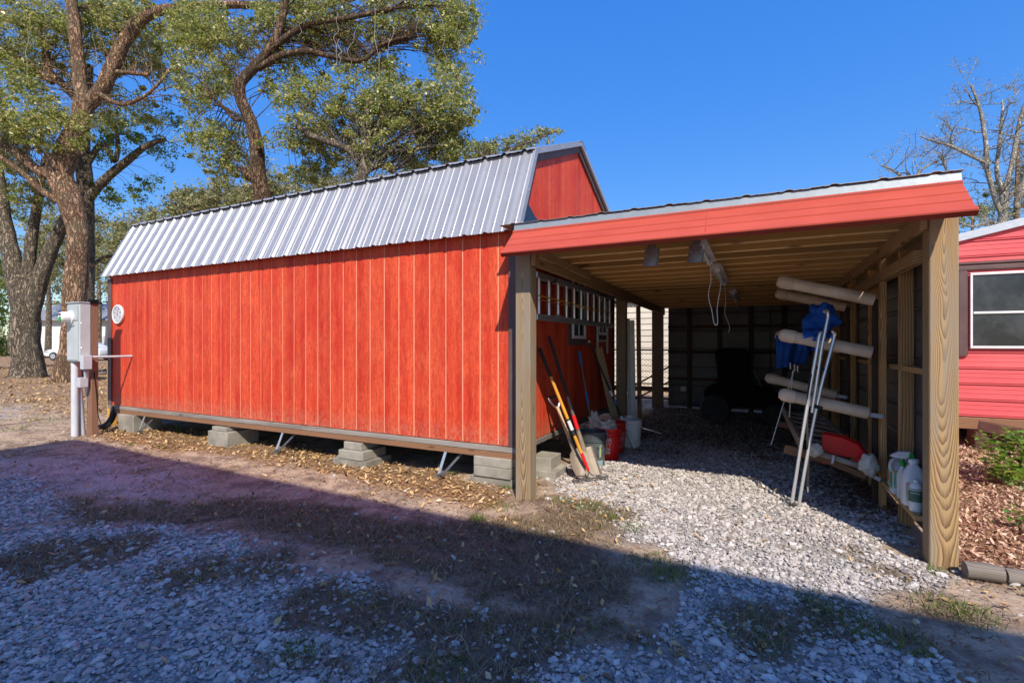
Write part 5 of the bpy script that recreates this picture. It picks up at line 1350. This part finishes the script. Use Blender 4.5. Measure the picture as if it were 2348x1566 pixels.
for x in (wl, wr): bx('frame', (x, ty-.045, (wz0+wz1)/2), (.024, .03, wz1-wz0+.035), M['white'], wi, .003)
for z in (wz0, wz1): bx('frame', ((wl+wr)/2, ty-.046, z), (wr-wl-.022, .03, .034), M['white'], wi, .003)
bx('meeting_rail', ((wl+wr)/2, ty-.048, (wz0+wz1)/2-.03), (wr-wl-.04, .026, .03), M['white'], wi, .003)
for xs in (wl-.135, wr+.135):
    sh = MB().sheet([(xs-.105, ty-.03, 0), (xs-.085, ty-.045, 0), (xs-.03, ty-.045, 0), (xs-.015, ty-.030, 0), (xs, ty-.030, 0), (xs+.012, ty-.045, 0), (xs+.085, ty-.045, 0), (xs+.105, ty-.03, 0)], (0, 0, wz1-wz0+.22), (0, -1, 0), .006).build('shutter', M['trim_brown'], tr_)
    sh.location.z += wz0-.12
MB().sheet([(wl-.27, ty-.02, wz1+.05), (wl-.27, ty-.05, wz1+.06), (wl-.27, ty-.05, wz1+.10), (wl-.27, ty-.03, wz1+.12), (wl-.27, ty-.05, wz1+.14), (wl-.27, ty-.02, wz1+.165)], (wr-wl+.54, 0, 0), (0, -1, 0), .004).build('head_trim', M['trim_brown'], tr_)
bx('skirt_plank', (4.2, ty-.02, .300), (5.4, .045, .155), M['wood_brown_x'], tr_, .004)
bx('floor_frame', (4.2, ty+3.0, .30), (5.2, 5.4, .14), M['wood_dark'], tr_, 0)
for k, (x, yy, z, sx, sy, sz, lab) in enumerate(((2.72, 8.45, 0, .34, .30, .12, 'lowest brown paver of the stack under the mobile home'), (2.72, 8.46, .122, .32, .28, .11, 'upper brown paver of the stack under the mobile home'))):
    t = thing('paver', lab, 'paver', (x, yy, z), 'brown pavers under the mobile home')
    MB().box((x, yy, z+sz/2), (sx, sy, sz)).build('paver_body', M['brick_brown'], t, bevel=.006)
t = thing('step_timber', 'sloping brown timber propped against the mobile home skirt', 'timber', (2.9, 8.3, .2))
MB().bar((2.60, 8.36, .30), (3.55, 8.05, .16), .10, .13).build('timber', M['brick_brown'], t, bevel=.005)
t = thing('edging_log', 'short grey landscape log lying right of the front post', 'log', G(2270, 1310) + (0,))
a_, b_ = onZ(2212, 1305, .04), onZ(2300, 1318, .04)
MB().tube([a_, seg(a_, b_, .5) + Vector((0, .005, .004)), b_], [.047, .05, .047], 12).build('log', M['log_grey'], t, smooth=True)
t = thing('edging_log', 'second edging log continuing out of frame at right', 'log', G(2330, 1320) + (0,))
a_, b_ = onZ(2304, 1319, .035), onZ(2440, 1335, .035)
MB().tube([a_, b_], [.043, .046], 12).build('log', M['log_grey'], t, smooth=True)
# ---- building and gate behind the carport gap
nb_ = thing('neighbour_house', 'cream lap-sided house seen through the gap behind the carport', 'house', (-3.4, 15.0, 0))
for k in range(16):
    z = .25 + k*.165
    MB().prism([(-6.5, 14.0, z), (-6.5, 13.975, z), (-6.5, 13.995, z+.163), (-6.5, 14.0, z+.163)], (5.6, 0, 0)).build('siding_course', M['vinyl'], nb_)
MB().box((-3.7, 16.02, 1.55), (5.6, 4.0, 2.8)).build('body', M['vinyl'], nb_)
MB().prism([(-6.8, 13.7, 2.92), (-6.8, 16.0, 3.7), (-6.8, 18.4, 2.92)], (6.2, 0, 0)).build('roof', M['galv'], nb_)
t = thing('lean_to_roof', 'see-through corrugated awning sheet behind the second post', 'awning', (-2.9, 9.2, 2.2))
prof = [(-4.2 + .025*i, 7.75, 2.20 + .014*math.cos(i*math.pi/1.5)) for i in range(100)]
MB().sheet(prof, (0, 2.8, -.05), (0, 0, 1), .003).build('awning_sheet', M['tin_translucent'], t)
for yy in (8.3, 9.4): bx('awning_batten', (-2.98, yy, 2.155), (2.4, .05, .05), M['wood_dark'], t, 0)
t = thing('chain_link_gate', 'leaning chain-link gate behind the carport gap', 'gate', (-2.3, 11.9, 0))
m = MB()
for k in range(34):
    x = -3.6 + k*.085
    for s in (1, -1):
        a_, b_ = Vector((x, 12.0, .05)), Vector((x + s*1.15, 12.0, 1.2)); m.bar(a_, b_, .004, .004)
tag(m.build('wire_mesh', M['steel_dark'], t), kind='stuff')
for a_, b_ in (((-3.6, 12, 1.2), (-.9, 12, 1.2)), ((-3.6, 12, .05), (-.9, 12, .05)), ((-3.0, 11.9, .1), (-1.2, 11.9, 1.15)), ((-2.6, 11.85, .0), (-1.0, 11.85, .9))):
    MB().tube([a_, b_], .02, 6).build('rail', M['black'], t)
# ---- unseen open roof added behind the viewer: casts yard shadow, hides little sky
hs = thing('unseen_shade_roof', 'unseen open roof on tall legs, added behind the viewer to shade the yard', 'added shade caster', (1.8, -3.0, 0))
HH = 6.8; kx, ky = .62/1.08, 1/1.08
e0 = Vector((-8.62 + kx*HH, 3.50 - ky*HH, HH)); e1 = Vector((0.09 + kx*HH, 3.19 - ky*HH, HH)); ev = (e1-e0).normalized(); en = Vector((-ev.y, ev.x, 0))
e2 = e0 + ev*13.5; DP = 2.75
for k in range(9):
    q0, q1 = seg(e0, e2, k/9), seg(e0, e2, (k+1)/9)
    MB().prism([Vector((q.x, q.y, HH-.05)) for q in (q0, q1, q1 - en*DP, q0 - en*DP)], (0, 0, .05)).build('roof_sheet', M['white'], hs)  # white sheets so the underside bounces light down into the shade
for f in (.02, .34, .66, .98):
    for s in (.12, DP-.12):
        p = seg(e0, e2, f) - en*s; bx('leg', (p.x, p.y, HH/2-.03), (.08, .08, HH-.04), M['galv'], hs, .004)

# ================================================================== TREES
def px_path(pts, d): return [atD(p[0], p[1], d + (p[3] if len(p) > 3 else 0)) for p in pts]
def limb_mesh(m, pts, d, seg_=10, wob=0.06, store=None, n=5):
    P = px_path(pts, d); R = [p[2]*d/_F*math.cos(math.atan((p[0]-_CX)/_F)) for p in pts]
    S = spline(P, n); RR = lerp_list(R, n)
    S = [s + Vector((mnoise.noise(s*1.3), mnoise.noise(s*1.3 + Vector((9, 0, 0))), 0))*RR[i]*.18*min(1, i*.4) for i, s in enumerate(S)]
    RR = [r*(1 + wob*1.2*mnoise.noise(s*1.7 + Vector((3, 3, 3)))) for r, s in zip(RR, S)]
    m.tube(S, RR, seg_)
    if store is not None: store += [(s, r) for s, r in zip(S, RR)]
def leaf_cloud(cent, rad_, per, size, flat=.75):
    """leaf-sized blades round clump centres: diamond quads folded at random"""
    n = len(cent)*per
    c = np.repeat(np.asarray(cent), per, 0); r = np.repeat(np.asarray(rad_), per)
    u = RNG.normal(size=(n, 3)); u /= np.linalg.norm(u, axis=1)[:, None] + 1e-9
    rr = r*RNG.uniform(0, 1, n)**.45
    p = c + u*rr[:, None]*np.array([1, 1, flat])
    L = size*np.clip(RNG.lognormal(0, .38, n), .4, 2.2); Wd = L*RNG.uniform(.35, .6, n)
    a = RNG.normal(size=(n, 3)); a[:, 2] -= .25; a /= np.linalg.norm(a, axis=1)[:, None]
    b = RNG.normal(size=(n, 3)); b -= a*(a*b).sum(1)[:, None]; b /= np.linalg.norm(b, axis=1)[:, None]
    V_ = np.stack([p - a*L[:, None]/2, p + b*Wd[:, None]/2, p + a*L[:, None]/2, p - b*Wd[:, None]/2], 1).reshape(-1, 3)
    Q_ = np.arange(n*4).reshape(-1, 4)
    return V_, Q_
def crown_points(blobs, dens, jitter=1.0):
    """blobs: (px, py, rx, ry, depth) -> clump centres spread through ellipsoids of real size"""
    C = []
    for (px, py, rx, ry, d) in blobs:
        k = max(4, int(dens*rx*ry/1000.0))
        for _ in range(k):
            while True:
                u = [random.uniform(-1, 1) for _ in range(3)]
                if sum(q*q for q in u) <= 1: break
            dd = d + .9 + u[2]*min(2.2, max(.6, (rx+ry)*.5*d/_F*1.0))
            q = atD(px + u[0]*rx, py + u[1]*ry, dd)
            if mnoise.noise(q*.85) + .6*mnoise.noise(q*1.9 + Vector((5, 5, 5))) > -.06 or random.random() < .12: C.append(q)
    return C
def add_crown(t, C, per, size, crad, leaf, store=None, twig_mat=None, twig_max=3.5, name='crown'):
    cent = np.array([tuple(c) for c in C]); rr = np.array([crad*random.choice((.45, .7, 1.0, 1.3, 1.7)) for _ in C])
    V_, Q_ = leaf_cloud(cent, rr, per, size)
    og = np.array(tuple(wloc(t)))
    o = link(name, arr_mesh(name, V_ - og, Q_, M[leaf]), t)
    if store and twig_mat:
        m = MB(); S = np.array([tuple(s) for s, r in store]); RS = [r for s, r in store]; used = np.zeros(len(S))
        for c in C:
            d2 = ((S - np.array(tuple(c)))**2).sum(1) + RNG.uniform(0, 2.0, len(S)) + used
            j = int(d2.argmin()); used[max(0, j-1):j+2] += 1.2; s = Vector(S[j]); L = (c - s).length
            if L > twig_max or L < .15 or random.random() < .45: continue
            mid = seg(s, c, .5) + Vector((random.uniform(-.12, .12)*L, random.uniform(-.12, .12)*L, .10*L))
            r0 = min(RS[j]*.4, .006 + .005*L)
            m.tube(spline([s, mid, c], 3), lerp_list([r0, r0*.6, .006], 3), 4, cap=False)
            for _ in range(3):
                e = c + Vector((random.gauss(0, 1), random.gauss(0, 1), random.gauss(-.1, .8)))*crad*.8
                m.tube([c, e], [.006, .003], 3, cap=False)
        tag(m.build('twigs', M[twig_mat], t, fixn=False), kind='stuff')
    return o
def tree(name, label, base_px, d, limbs, blobs, dens, per, size, crad, leaf, bark, group, trunk_n=1, extra=None):
    b = atD(base_px[0], base_px[1], d); b.z = 0
    t = thing(name, label, 'tree', b, group)
    store = []
    for i, L in enumerate(limbs):
        m = MB(); limb_mesh(m, L, d, 14 if i < trunk_n else 9, store=store)
        m.build('trunk' if i < trunk_n else 'limb', M[bark], t, smooth='all', fixn=False)
    if blobs: add_crown(t, crown_points(blobs, dens), per, size, crad, leaf, store, bark)
    if extra: extra(t, store)
    return t
GT = 'oak trees behind the shed'
def vines(t, starts, d):
    for (px, py, L, w) in starts:
        p = atD(px, py, d); pts = [p]
        for k in range(7):
            p = p + Vector((random.gauss(0, .05), random.gauss(0, .05), -L/7)); pts.append(p)
        MB().tube(spline(pts, 3), .006*w, 4).build('hanging_vine', M['vine'], t, smooth='all')
tree('oak_tree', 'big rough-barked oak with forked brown trunk directly behind the meter', (160, 876), 17.2,
     [[(150,884,46),(158,850,36),(166,790,32),(172,700,30),(176,600,29),(177,520,29),(160,460,33),(135,400,34),(150,350,30),(180,290,26),(196,236,27)],
      [(196,240,22),(184,190,18),(176,110,17),(166,20,16),(160,-60,14)],
      [(192,250,22),(232,205,21),(262,140,19),(300,75,17),(350,30,14),(420,18,11),(500,12,10),(620,14,9),(720,18,7),(820,-5,5)],
      [(135,410,17),(80,385,14),(30,345,13),(-40,310,12)],
      [(150,470,11),(100,440,9),(50,395,8),(0,360,7)],
      [(178,230,13,1.2),(140,190,12,1.2),(112,160,11,1.2),(102,110,10,1.2),(80,70,10,1.2),(30,50,9,1.2),(-20,10,8,1.2)],
      [(120,190,10,1.2),(70,150,8,1.2),(0,110,7,1.2)],
      [(255,165,8),(300,168,6),(340,172,5)],
      [(225,215,7,-.5),(280,240,6,-.5),(340,215,4,-.5),(390,160,3,-.5)]],
     [(40,50,110,70,17),(200,60,120,80,18.5),(50,250,100,70,16.2),(20,170,70,70,17),(330,110,110,80,18.5),(120,300,110,55,16),(300,250,90,60,18.5),(30,360,70,50,17),(400,60,110,60,17),(100,130,110,80,19.5),(250,20,130,50,17),(420,190,70,70,18.5),(60,440,80,50,18.5)],
     17.0, 85, .085, .29, 'leaf_oak', 'bark_oak', GT, 1, lambda t, s: vines(t, [(60, 30, 2.5, 1), (210, 60, 2, 1)], 16.9))
tree('oak_tree', 'straight dark oak trunk half hidden behind the big forked oak', (192, 872), 20.5,
     [[(186,872,30),(192,760,25),(196,620,23),(196,500,22),(193,400,20),(190,320,18),(195,240,14),(205,150,11)],
      [(200,460,14),(232,420,13),(285,375,11),(335,335,8),(380,320,5)],
      [(198,380,9),(235,330,8),(262,370,7),(270,330,6),(262,280,5)],
      [(200,620,6),(240,590,5),(290,590,4)]],
     [(280,330,90,55,20),(330,390,70,35,20),(240,300,60,50,20.5),(230,440,60,40,20),(360,300,70,60,21),(300,440,60,25,20)],
     9.0, 80, .092, .30, 'leaf_green', 'bark_grey', GT)
tree('oak_tree', 'stout grey oak with low three-way fork at the left edge', (62, 862), 19.5,
     [[(62,872,52),(60,850,43),(58,800,38),(57,740,36),(54,690,35),(44,650,31),(30,600,25),(14,530,21),(2,450,18),(-10,360,15)],
      [(62,740,22),(66,660,20),(67,600,17),(78,520,14),(92,430,11),(110,350,8)],
      [(62,750,28),(80,680,25),(100,615,21),(126,552,18),(152,500,14),(172,440,10)]],
     [(0,400,60,60,19),(40,480,70,40,19.5),(0,300,60,70,19),(110,430,50,40,19.5)],
     7.0, 80, .10, .4, 'leaf_green', 'bark_grey', GT)
tree('oak_tree', 'crooked S-shaped oak rising behind the middle of the barn roof', (608, 888), 14.8,
     [[(612,890,28),(608,700,24),(604,470,22),(595,420,19),(590,340,17),(576,282,15),(554,235,15),(550,195,14),(575,162,13),(620,112,11),(640,70,10),(652,15,9),(660,-50,7)],
      [(590,158,9),(640,130,8),(700,118,7),(760,130,6),(830,140,5),(872,105,4),(930,85,3)],
      [(565,262,6),(540,275,5),(505,238,4),(470,205,3)],
      [(586,410,12),(570,402,10),(558,385,6)],
      [(628,108,8),(700,60,7),(800,42,6),(900,20,5)],
      [(570,285,5),(520,250,4),(490,240,3)]],
     [(470,170,90,80,15),(560,70,110,70,15.5),(690,40,120,60,14.8),(850,50,120,65,15),(985,50,95,70,15),(1035,120,65,80,14.8),(480,320,85,55,15),(545,385,75,35,15),(660,160,90,60,15.4),(900,130,110,60,15),(450,60,90,70,15.5),(770,100,90,50,15),(1060,40,40,70,14.8)],
     17.0, 90, .078, .28, 'leaf_oak', 'bark_dark', GT, 1, lambda t, s: vines(t, [(775, 30, 1.5, 1), (778, 90, .8, 1), (860, 20, 2.0, 1), (900, 60, 1.1, .8), (1000, 20, 1.6, .8), (960, 40, 1.0, .7), (1050, 70, 1.2, .7), (700, 30, .8, .7), (820, 60, 1.2, .8)], 13.7))
tree('oak_tree', 'dense spreading oak behind the right part of the barn roof', (830, 885), 13.4,
     [[(830,892,20),(829,600,17),(828,430,14),(834,385,13),(836,345,10),(838,290,7),(845,230,5)],
      [(826,378,10),(800,345,9),(760,328,8),(715,312,7),(680,290,5)],
      [(835,370,8),(880,350,6),(940,345,5),(1000,335,4)],
      [(838,320,6),(880,280,5),(930,240,4)],
      [(832,400,7),(870,380,6),(900,395,4)]],
     [(700,240,95,65,13.0),(810,215,115,75,13.3),(930,230,110,80,13.0),(1015,235,75,85,12.6),(770,330,120,45,13.4),(900,330,120,55,13.0),(1020,325,65,45,12.8),(670,320,80,45,13.5),(840,290,150,60,13.2),(940,370,140,35,13.2),(1060,290,40,60,12.6),(720,390,90,30,13.8)],
     14.0, 95, .072, .27, 'leaf_oak', 'bark_grey', GT)
tree('young_oak', 'low leafy branch tips peeking above the barn ridge at right', (1130, 889), 14.5,
     [[(1130,892,9),(1130,600,8),(1125,420,7),(1130,360,5)], [(1128,390,4),(1170,345,3),(1230,320,2),(1280,300,1.5)], [(1126,380,4),(1100,350,3)]],
     [(1125,345,40,22,14.5),(1175,332,42,18,14.5),(1225,315,40,20,14.5),(1262,302,22,14,14.5),(1100,370,70,25,14.8)],
     26.0, 70, .07, .2, 'leaf_oak', 'bark_grey', GT)
# far belt beyond the yard
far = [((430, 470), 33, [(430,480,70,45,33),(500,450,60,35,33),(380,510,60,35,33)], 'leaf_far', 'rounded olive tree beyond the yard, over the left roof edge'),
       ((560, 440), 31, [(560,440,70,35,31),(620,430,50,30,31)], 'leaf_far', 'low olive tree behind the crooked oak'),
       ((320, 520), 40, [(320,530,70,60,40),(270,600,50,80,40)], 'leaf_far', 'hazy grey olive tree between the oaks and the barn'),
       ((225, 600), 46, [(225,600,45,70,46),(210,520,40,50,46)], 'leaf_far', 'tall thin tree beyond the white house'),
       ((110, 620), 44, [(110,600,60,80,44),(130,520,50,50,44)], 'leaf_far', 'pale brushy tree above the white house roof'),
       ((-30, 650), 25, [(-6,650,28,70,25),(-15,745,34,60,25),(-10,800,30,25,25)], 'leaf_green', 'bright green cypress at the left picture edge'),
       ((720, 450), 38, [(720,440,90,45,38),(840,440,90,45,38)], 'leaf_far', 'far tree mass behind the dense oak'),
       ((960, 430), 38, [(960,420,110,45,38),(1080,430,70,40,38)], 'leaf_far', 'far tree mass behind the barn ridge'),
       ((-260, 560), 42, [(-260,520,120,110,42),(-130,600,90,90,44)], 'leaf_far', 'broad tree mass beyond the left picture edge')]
for (bp, d, bl, lf, lab) in far:
    b = atD(bp[0], 830, d); b.z = 0
    t = thing('far_tree', lab, 'tree', b, 'trees beyond the yard')
    m = MB(); topz = atD(bl[0][0], bl[0][1], d).z; st = []
    S = spline([b, b + Vector((.2, 0, topz*.5)), Vector((b.x, b.y, topz))], 4); m.tube(S, lerp_list([.28, .2, .08], 4), 7); m.build('trunk', M['bark_grey'], t, smooth='all')
    st = [(s, .1) for s in S]
    add_crown(t, crown_points(bl, 22.0), 80, .20 if lf == 'leaf_far' else .12, .70 if lf == 'leaf_far' else .45, lf, st, 'bark_grey', 6.0)
# brushy thicket closing the view under the far crowns
px_, py_ = [], []
C = []
for k in range(1150):
    x = random.uniform(-700, 1150); d = random.uniform(50, 66); C.append(atD(x, random.uniform(620, 815) if random.random() < .7 else random.uniform(500, 680), d))
V_, Q_ = leaf_cloud(np.array([tuple(c) for c in C]), np.array([random.uniform(.8, 1.8) for c in C]), 60, .30)
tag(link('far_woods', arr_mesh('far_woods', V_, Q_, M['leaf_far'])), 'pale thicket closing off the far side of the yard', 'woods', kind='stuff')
C = [atD(random.uniform(1500, 3400), random.uniform(560, 800), random.uniform(40, 55)) for k in range(380)]
V_, Q_ = leaf_cloud(np.array([tuple(c) for c in C]), np.array([random.uniform(.8, 1.8) for c in C]), 60, .28)
tag(link('rear_woods', arr_mesh('rear_woods', V_, Q_, M['leaf_green'])), 'green wood behind the carport and mobile home', 'woods', kind='stuff')
# ---- bare tree on the right
def grow(m, p, d, L, r, depth, tips, store):
    n_ = 4; pts = [p]; q = p; dd = d.copy()
    for k in range(n_):
        dd = (dd + Vector((random.gauss(0, .16), random.gauss(0, .16), random.gauss(.04, .12)))).normalized(); q = q + dd*(L/n_); pts.append(q)
    m.tube(pts, [r*(1 - .5*i/n_) for i in range(n_+1)], 5 if depth > 1 else 3, cap=False)
    tips.append(q)
    if depth <= 0: return
    for k in range(random.choice((2, 3, 3)) if depth > 1 else 3):
        j = random.randint(1, n_); dn = (dd*.6 + Vector((random.gauss(0, .6), random.gauss(0, .6), random.gauss(.2, .45)))).normalized()
        grow(m, pts[j], dn, L*random.uniform(.5, .75), max(r*.55, .006), depth-1, tips, store)
def bare_tree(label, base, d, limbs, depth, n_side, seed, lichen=.5):
    random.seed(seed)
    b = atD(base[0], base[1], d); b.z = 0
    t = thing('bare_tree', label, 'tree', b, 'bare winter trees on the right')
    store = []
    for i, L in enumerate(limbs):
        m = MB(); limb_mesh(m, L, d, 10, store=store); m.build('trunk' if i == 0 else 'limb', M['bark_pale'], t, smooth='all', fixn=False)
    m = MB(); tips = []
    for k in range(n_side):
        s, r = random.choice(store)
        if s.z < 5.0: continue
        grow(m, s, Vector((random.gauss(0, .8), random.gauss(0, .8), random.gauss(.35, .4))).normalized(), random.uniform(.6, 1.3), min(r*.5, .035), depth, tips, store)
    tag(m.build('twigs', M['bark_pale'], t, fixn=False), kind='stuff')
    cc = [q for q in tips if random.random() < lichen]
    if cc:
        V_, Q_ = leaf_cloud(np.array([tuple(c) for c in cc]), np.full(len(cc), .10), 5, .05)
        tag(link('lichen', arr_mesh('lichen', V_ - np.array(tuple(wloc(t))), Q_, M['leaf_lichen']), t), kind='stuff')
bare_tree('pale bare tree with lichen-covered twigs behind the mobile home', (2300, 860), 21,
    [[(2300,880,17),(2298,700,15),(2296,540,13),(2300,490,12),(2302,440,11)],
     [(2300,500,8),(2280,450,7),(2264,390,7),(2260,330,6),(2252,270,5),(2240,230,4),(2226,195,3)],
     [(2302,445,8),(2286,400,6),(2290,340,5),(2296,290,4),(2300,230,3)],
     [(2302,445,8),(2322,370,7),(2334,300,6),(2350,240,5),(2390,170,4)],
     [(2262,375,5),(2225,358,4),(2180,335,4),(2140,325,3),(2110,312,2)],
     [(2300,520,6),(2270,510,5),(2230,520,4),(2200,510,3)],
     [(2330,480,8),(2346,420,7),(2370,330,6),(2400,260,4)]], 3, 62, 5, .6)
bare_tree('small bare treetop showing just above the carport roof edge', (2090, 870), 24,
    [[(2090,870,8),(2090,600,7),(2088,430,6),(2080,395,4)], [(2088,420,4),(2050,392,3),(2020,380,2)], [(2089,420,4),(2120,385,3),(2150,372,2)], [(2200,560,5),(2180,430,4),(2165,375,3),(2150,350,2)]], 2, 40, 8, .4)
random.seed(21)
t = thing('pine_tree', 'sunlit yellow green pine behind the bare tree at right', 'tree', tuple(atD(2330, 850, 27).xy) + (0,), 'evergreens at right')
st = []; m = MB(); limb_mesh(m, [(2330,860,12),(2330,600,10),(2332,420,6),(2335,330,3)], 27, 8, store=st); m.build('trunk', M['bark_oak'], t, smooth='all')
add_crown(t, crown_points([(2310,470,65,40,27),(2345,400,50,50,27),(2270,440,30,30,27),(2400,450,70,70,27),(2240,490,40,30,27)], 7.0), 110, .10, .45, 'leaf_pine', st, 'bark_oak', 5)
t = thing('pine_tree', 'shaded pine foliage beside the post top at right', 'tree', tuple(atD(2225, 850, 24).xy) + (0,), 'evergreens at right')
st = []; m = MB(); limb_mesh(m, [(2225,865,8),(2228,700,7),(2230,480,3)], 24, 8, store=st); m.build('trunk', M['bark_oak'], t, smooth='all')
add_crown(t, crown_points([(2225,505,35,35,24),(2260,480,35,25,24)], 8.0), 90, .09, .36, 'leaf_oak', st, 'bark_oak', 4)
# ---- shrub by the mobile home
def shrub(label, stems, d0, nleaf, size, seed):
    random.seed(seed)
    b = onZ(stems[0][0][0], stems[0][0][1]); t = thing('shrub', label, 'shrub', b)
    C = []
    for s in stems:
        P = [b] + [atD(q[0], q[1], d0 + random.uniform(-.25, .25)) for q in s[1:]]
        S = spline(P, 6); MB().tube(S, lerp_list([.012] + [.006]*(len(P)-1), 6), 5).build('stem', M['bark_oak'], t, smooth='all')
        for q in S[5:]:
            C += [q + Vector((random.gauss(0, .06), random.gauss(0, .06), random.gauss(0, .05))) for _ in range(nleaf)]
    n_ = len(C); cent = np.array([tuple(c) for c in C])
    L = RNG.uniform(.6, 1.25, n_)*size; Wd = L*RNG.uniform(.45, .62, n_)
    a = RNG.normal(size=(n_, 3)); a[:, 2] = np.abs(a[:, 2])*.3 + .1; a /= np.linalg.norm(a, axis=1)[:, None]
    bb = np.cross(a, np.array([0, 0, 1.0]) + RNG.normal(0, .35, (n_, 3))); bb /= np.linalg.norm(bb, axis=1)[:, None]
    up = np.cross(bb, a)
    V_ = np.stack([cent, cent + a*L[:, None]*.45 + bb*Wd[:, None]/2 + up*L[:, None]*.06, cent + a*L[:, None] - up*L[:, None]*.08, cent + a*L[:, None]*.45 - bb*Wd[:, None]/2 + up*L[:, None]*.06], 1).reshape(-1, 3)
    Q_ = np.arange(n_*4).reshape(-1, 4)
    link('foliage', arr_mesh('foliage', V_ - np.array(tuple(wloc(t))), Q_, M['leaf_shrub']), t)
shrub('bright green leafy shrub in the mulch at the right edge', [[(2345,1215),(2335,1120),(2318,1050),(2290,1020),(2262,1018)], [(2345,1215),(2345,1100),(2335,1040),(2330,1000)], [(2345,1215),(2340,1140),(2312,1080),(2290,1060)], [(2345,1215),(2360,1100),(2370,1040),(2365,990)], [(2345,1215),(2355,1130),(2350,1060),(2348,1010)], [(2345,1215),(2335,1150),(2300,1095),(2275,1072)], [(2345,1215),(2380,1120),(2400,1050)]], 4.75, 9, .08, 3)
shrub('small bright green sprig below the shrub at the right edge', [[(2345,1225),(2338,1205),(2330,1190)], [(2345,1225),(2345,1200),(2350,1180)], [(2345,1225),(2335,1215),(2322,1206)]], 3.75, 3, .055, 4)
# seedlings under the shed
for k, (q, top, lab) in enumerate((((404, 990), (398, 966), 'tiny weed seedling under the shed near the meter'), ((572, 1010), (566, 985), 'tiny weed seedling beside the second concrete pier'))):
    b = onZ(*q); t = thing('seedling', lab, 'weed', b, 'weed seedlings under the shed'); tpv = b + Vector((-.02, 0, .17))
    MB().tube(spline([b, seg(b, tpv, .5) + Vector((.015, 0, 0)), tpv], 4), .004, 5).build('stem', M['leaf_shrub'], t)
    for j in range(7):
        c = seg(b, tpv, .3 + j*.11); a = Vector((math.cos(j*2.3), math.sin(j*2.3), .25)); s = Vector((-a.y, a.x, 0))
        MB().add([c, c + a*.03 + s*.014, c + a*.055, c + a*.03 - s*.014], [(0, 1, 2, 3)]).build('leaf', M['leaf_shrub'], t, fixn=False)

# ================================================================== FAR HOUSE AND CAR
hd = 47.0
def hp(px, py): return atD(px, py, hd)
t = thing('white_house', 'long low white building with pale metal roof beyond the oaks', 'house', tuple(hp(170, 812).xy) + (0,))
rv = Vector((_rt[0], _rt[1], 0)); fv = Vector((_ax[0], _ax[1], 0))
a_ = hp(70, 815); b_ = hp(330, 815); a_.z = b_.z = 0
wz = hp(100, 733).z; rz_ = hp(100, 700).z
MB().prism([a_, b_, b_ + fv*7, a_ + fv*7], (0, 0, wz)).build('wall', M['house_white'], t)
ea, eb = a_ - rv*.5 - fv*.6, b_ + rv*.5 - fv*.6
for s, q0, q1 in ((1, ea, eb), (-1, ea + fv*8.2, eb + fv*8.2)):
    r_a, r_b = ea + fv*4.1, eb + fv*4.1
    pr_ = [Vector((q0.x, q0.y, wz-.1)), Vector((q1.x, q1.y, wz-.1)), Vector((r_b.x, r_b.y, rz_+.3)), Vector((r_a.x, r_a.y, rz_+.3))]
    MB().prism(pr_, (0, 0, .12)).build('roof', M['roof_metal'], t)
MB().prism([q + fv*-.02 for q in (Vector((hp(226, 800).x, hp(226, 800).y, 0)),)*1] + [Vector((hp(240, 800).x, hp(240, 800).y, 0)), Vector((hp(240, 800).x, hp(240, 800).y, 2.0)), Vector((hp(226, 800).x, hp(226, 800).y, 2.0))], -fv*.06).build('door', M['pvc_grey'], t)
t = thing('parked_car', 'white sedan parked behind the oak trunk and the meter', 'car', tuple(atD(185, 825, 38.5).xy) + (0,))
co = wloc(t)
def cp_(u, h, s): return Vector((co.x, co.y, 0)) + rv*u + fv*s + Vector((0, 0, h))
side = [(-2.1, .35), (-2.15, .62), (-1.95, .80), (-1.15, .95), (2.0, .98), (2.2, .85), (2.25, .4), (2.1, .3), (-1.9, .3)]
MB().prism([cp_(u, h, -.85) for u, h in side], fv*1.7).build('body', M['car_white'], t, bevel=.06, smooth=True)
cab = [(-1.1, .95), (-.35, 1.42), (.9, 1.44), (1.75, .98)]
MB().prism([cp_(u, h, -.72) for u, h in cab], fv*1.44).build('cabin', M['car_white'], t, bevel=.05, smooth=True)
for q in ([(-.85, .99), (-.3, 1.36), (.25, 1.37), (.25, .99)], [(.33, .99), (.33, 1.37), (.85, 1.37), (1.45, .99)]):
    MB().prism([cp_(u, h, -.745) for u, h in q], fv*.03).build('window', M['car_glass'], t)
MB().prism([cp_(-2.12, .62, -.8), cp_(-1.95, .76, -.8), cp_(-1.75, .74, -.8), cp_(-1.85, .6, -.8)], fv*-.07).build('headlight', M['chrome'], t)
for u in (-1.35, 1.4):
    for s in (-.80, .80):
        wq = MB().lathe([(.20, -.10), (.30, -.10), (.33, -.06), (.33, .06), (.30, .10), (.20, .10)], cp_(u, .33, s), 20, fv).build('wheel', M['rubber'], t, smooth=True)
        MB().lathe([(.20, -.11), (.15, -.09), (.05, -.10), (0, -.10)], cp_(u, .33, s), 12, fv).build('rim', M['alum'], wq, smooth=True)
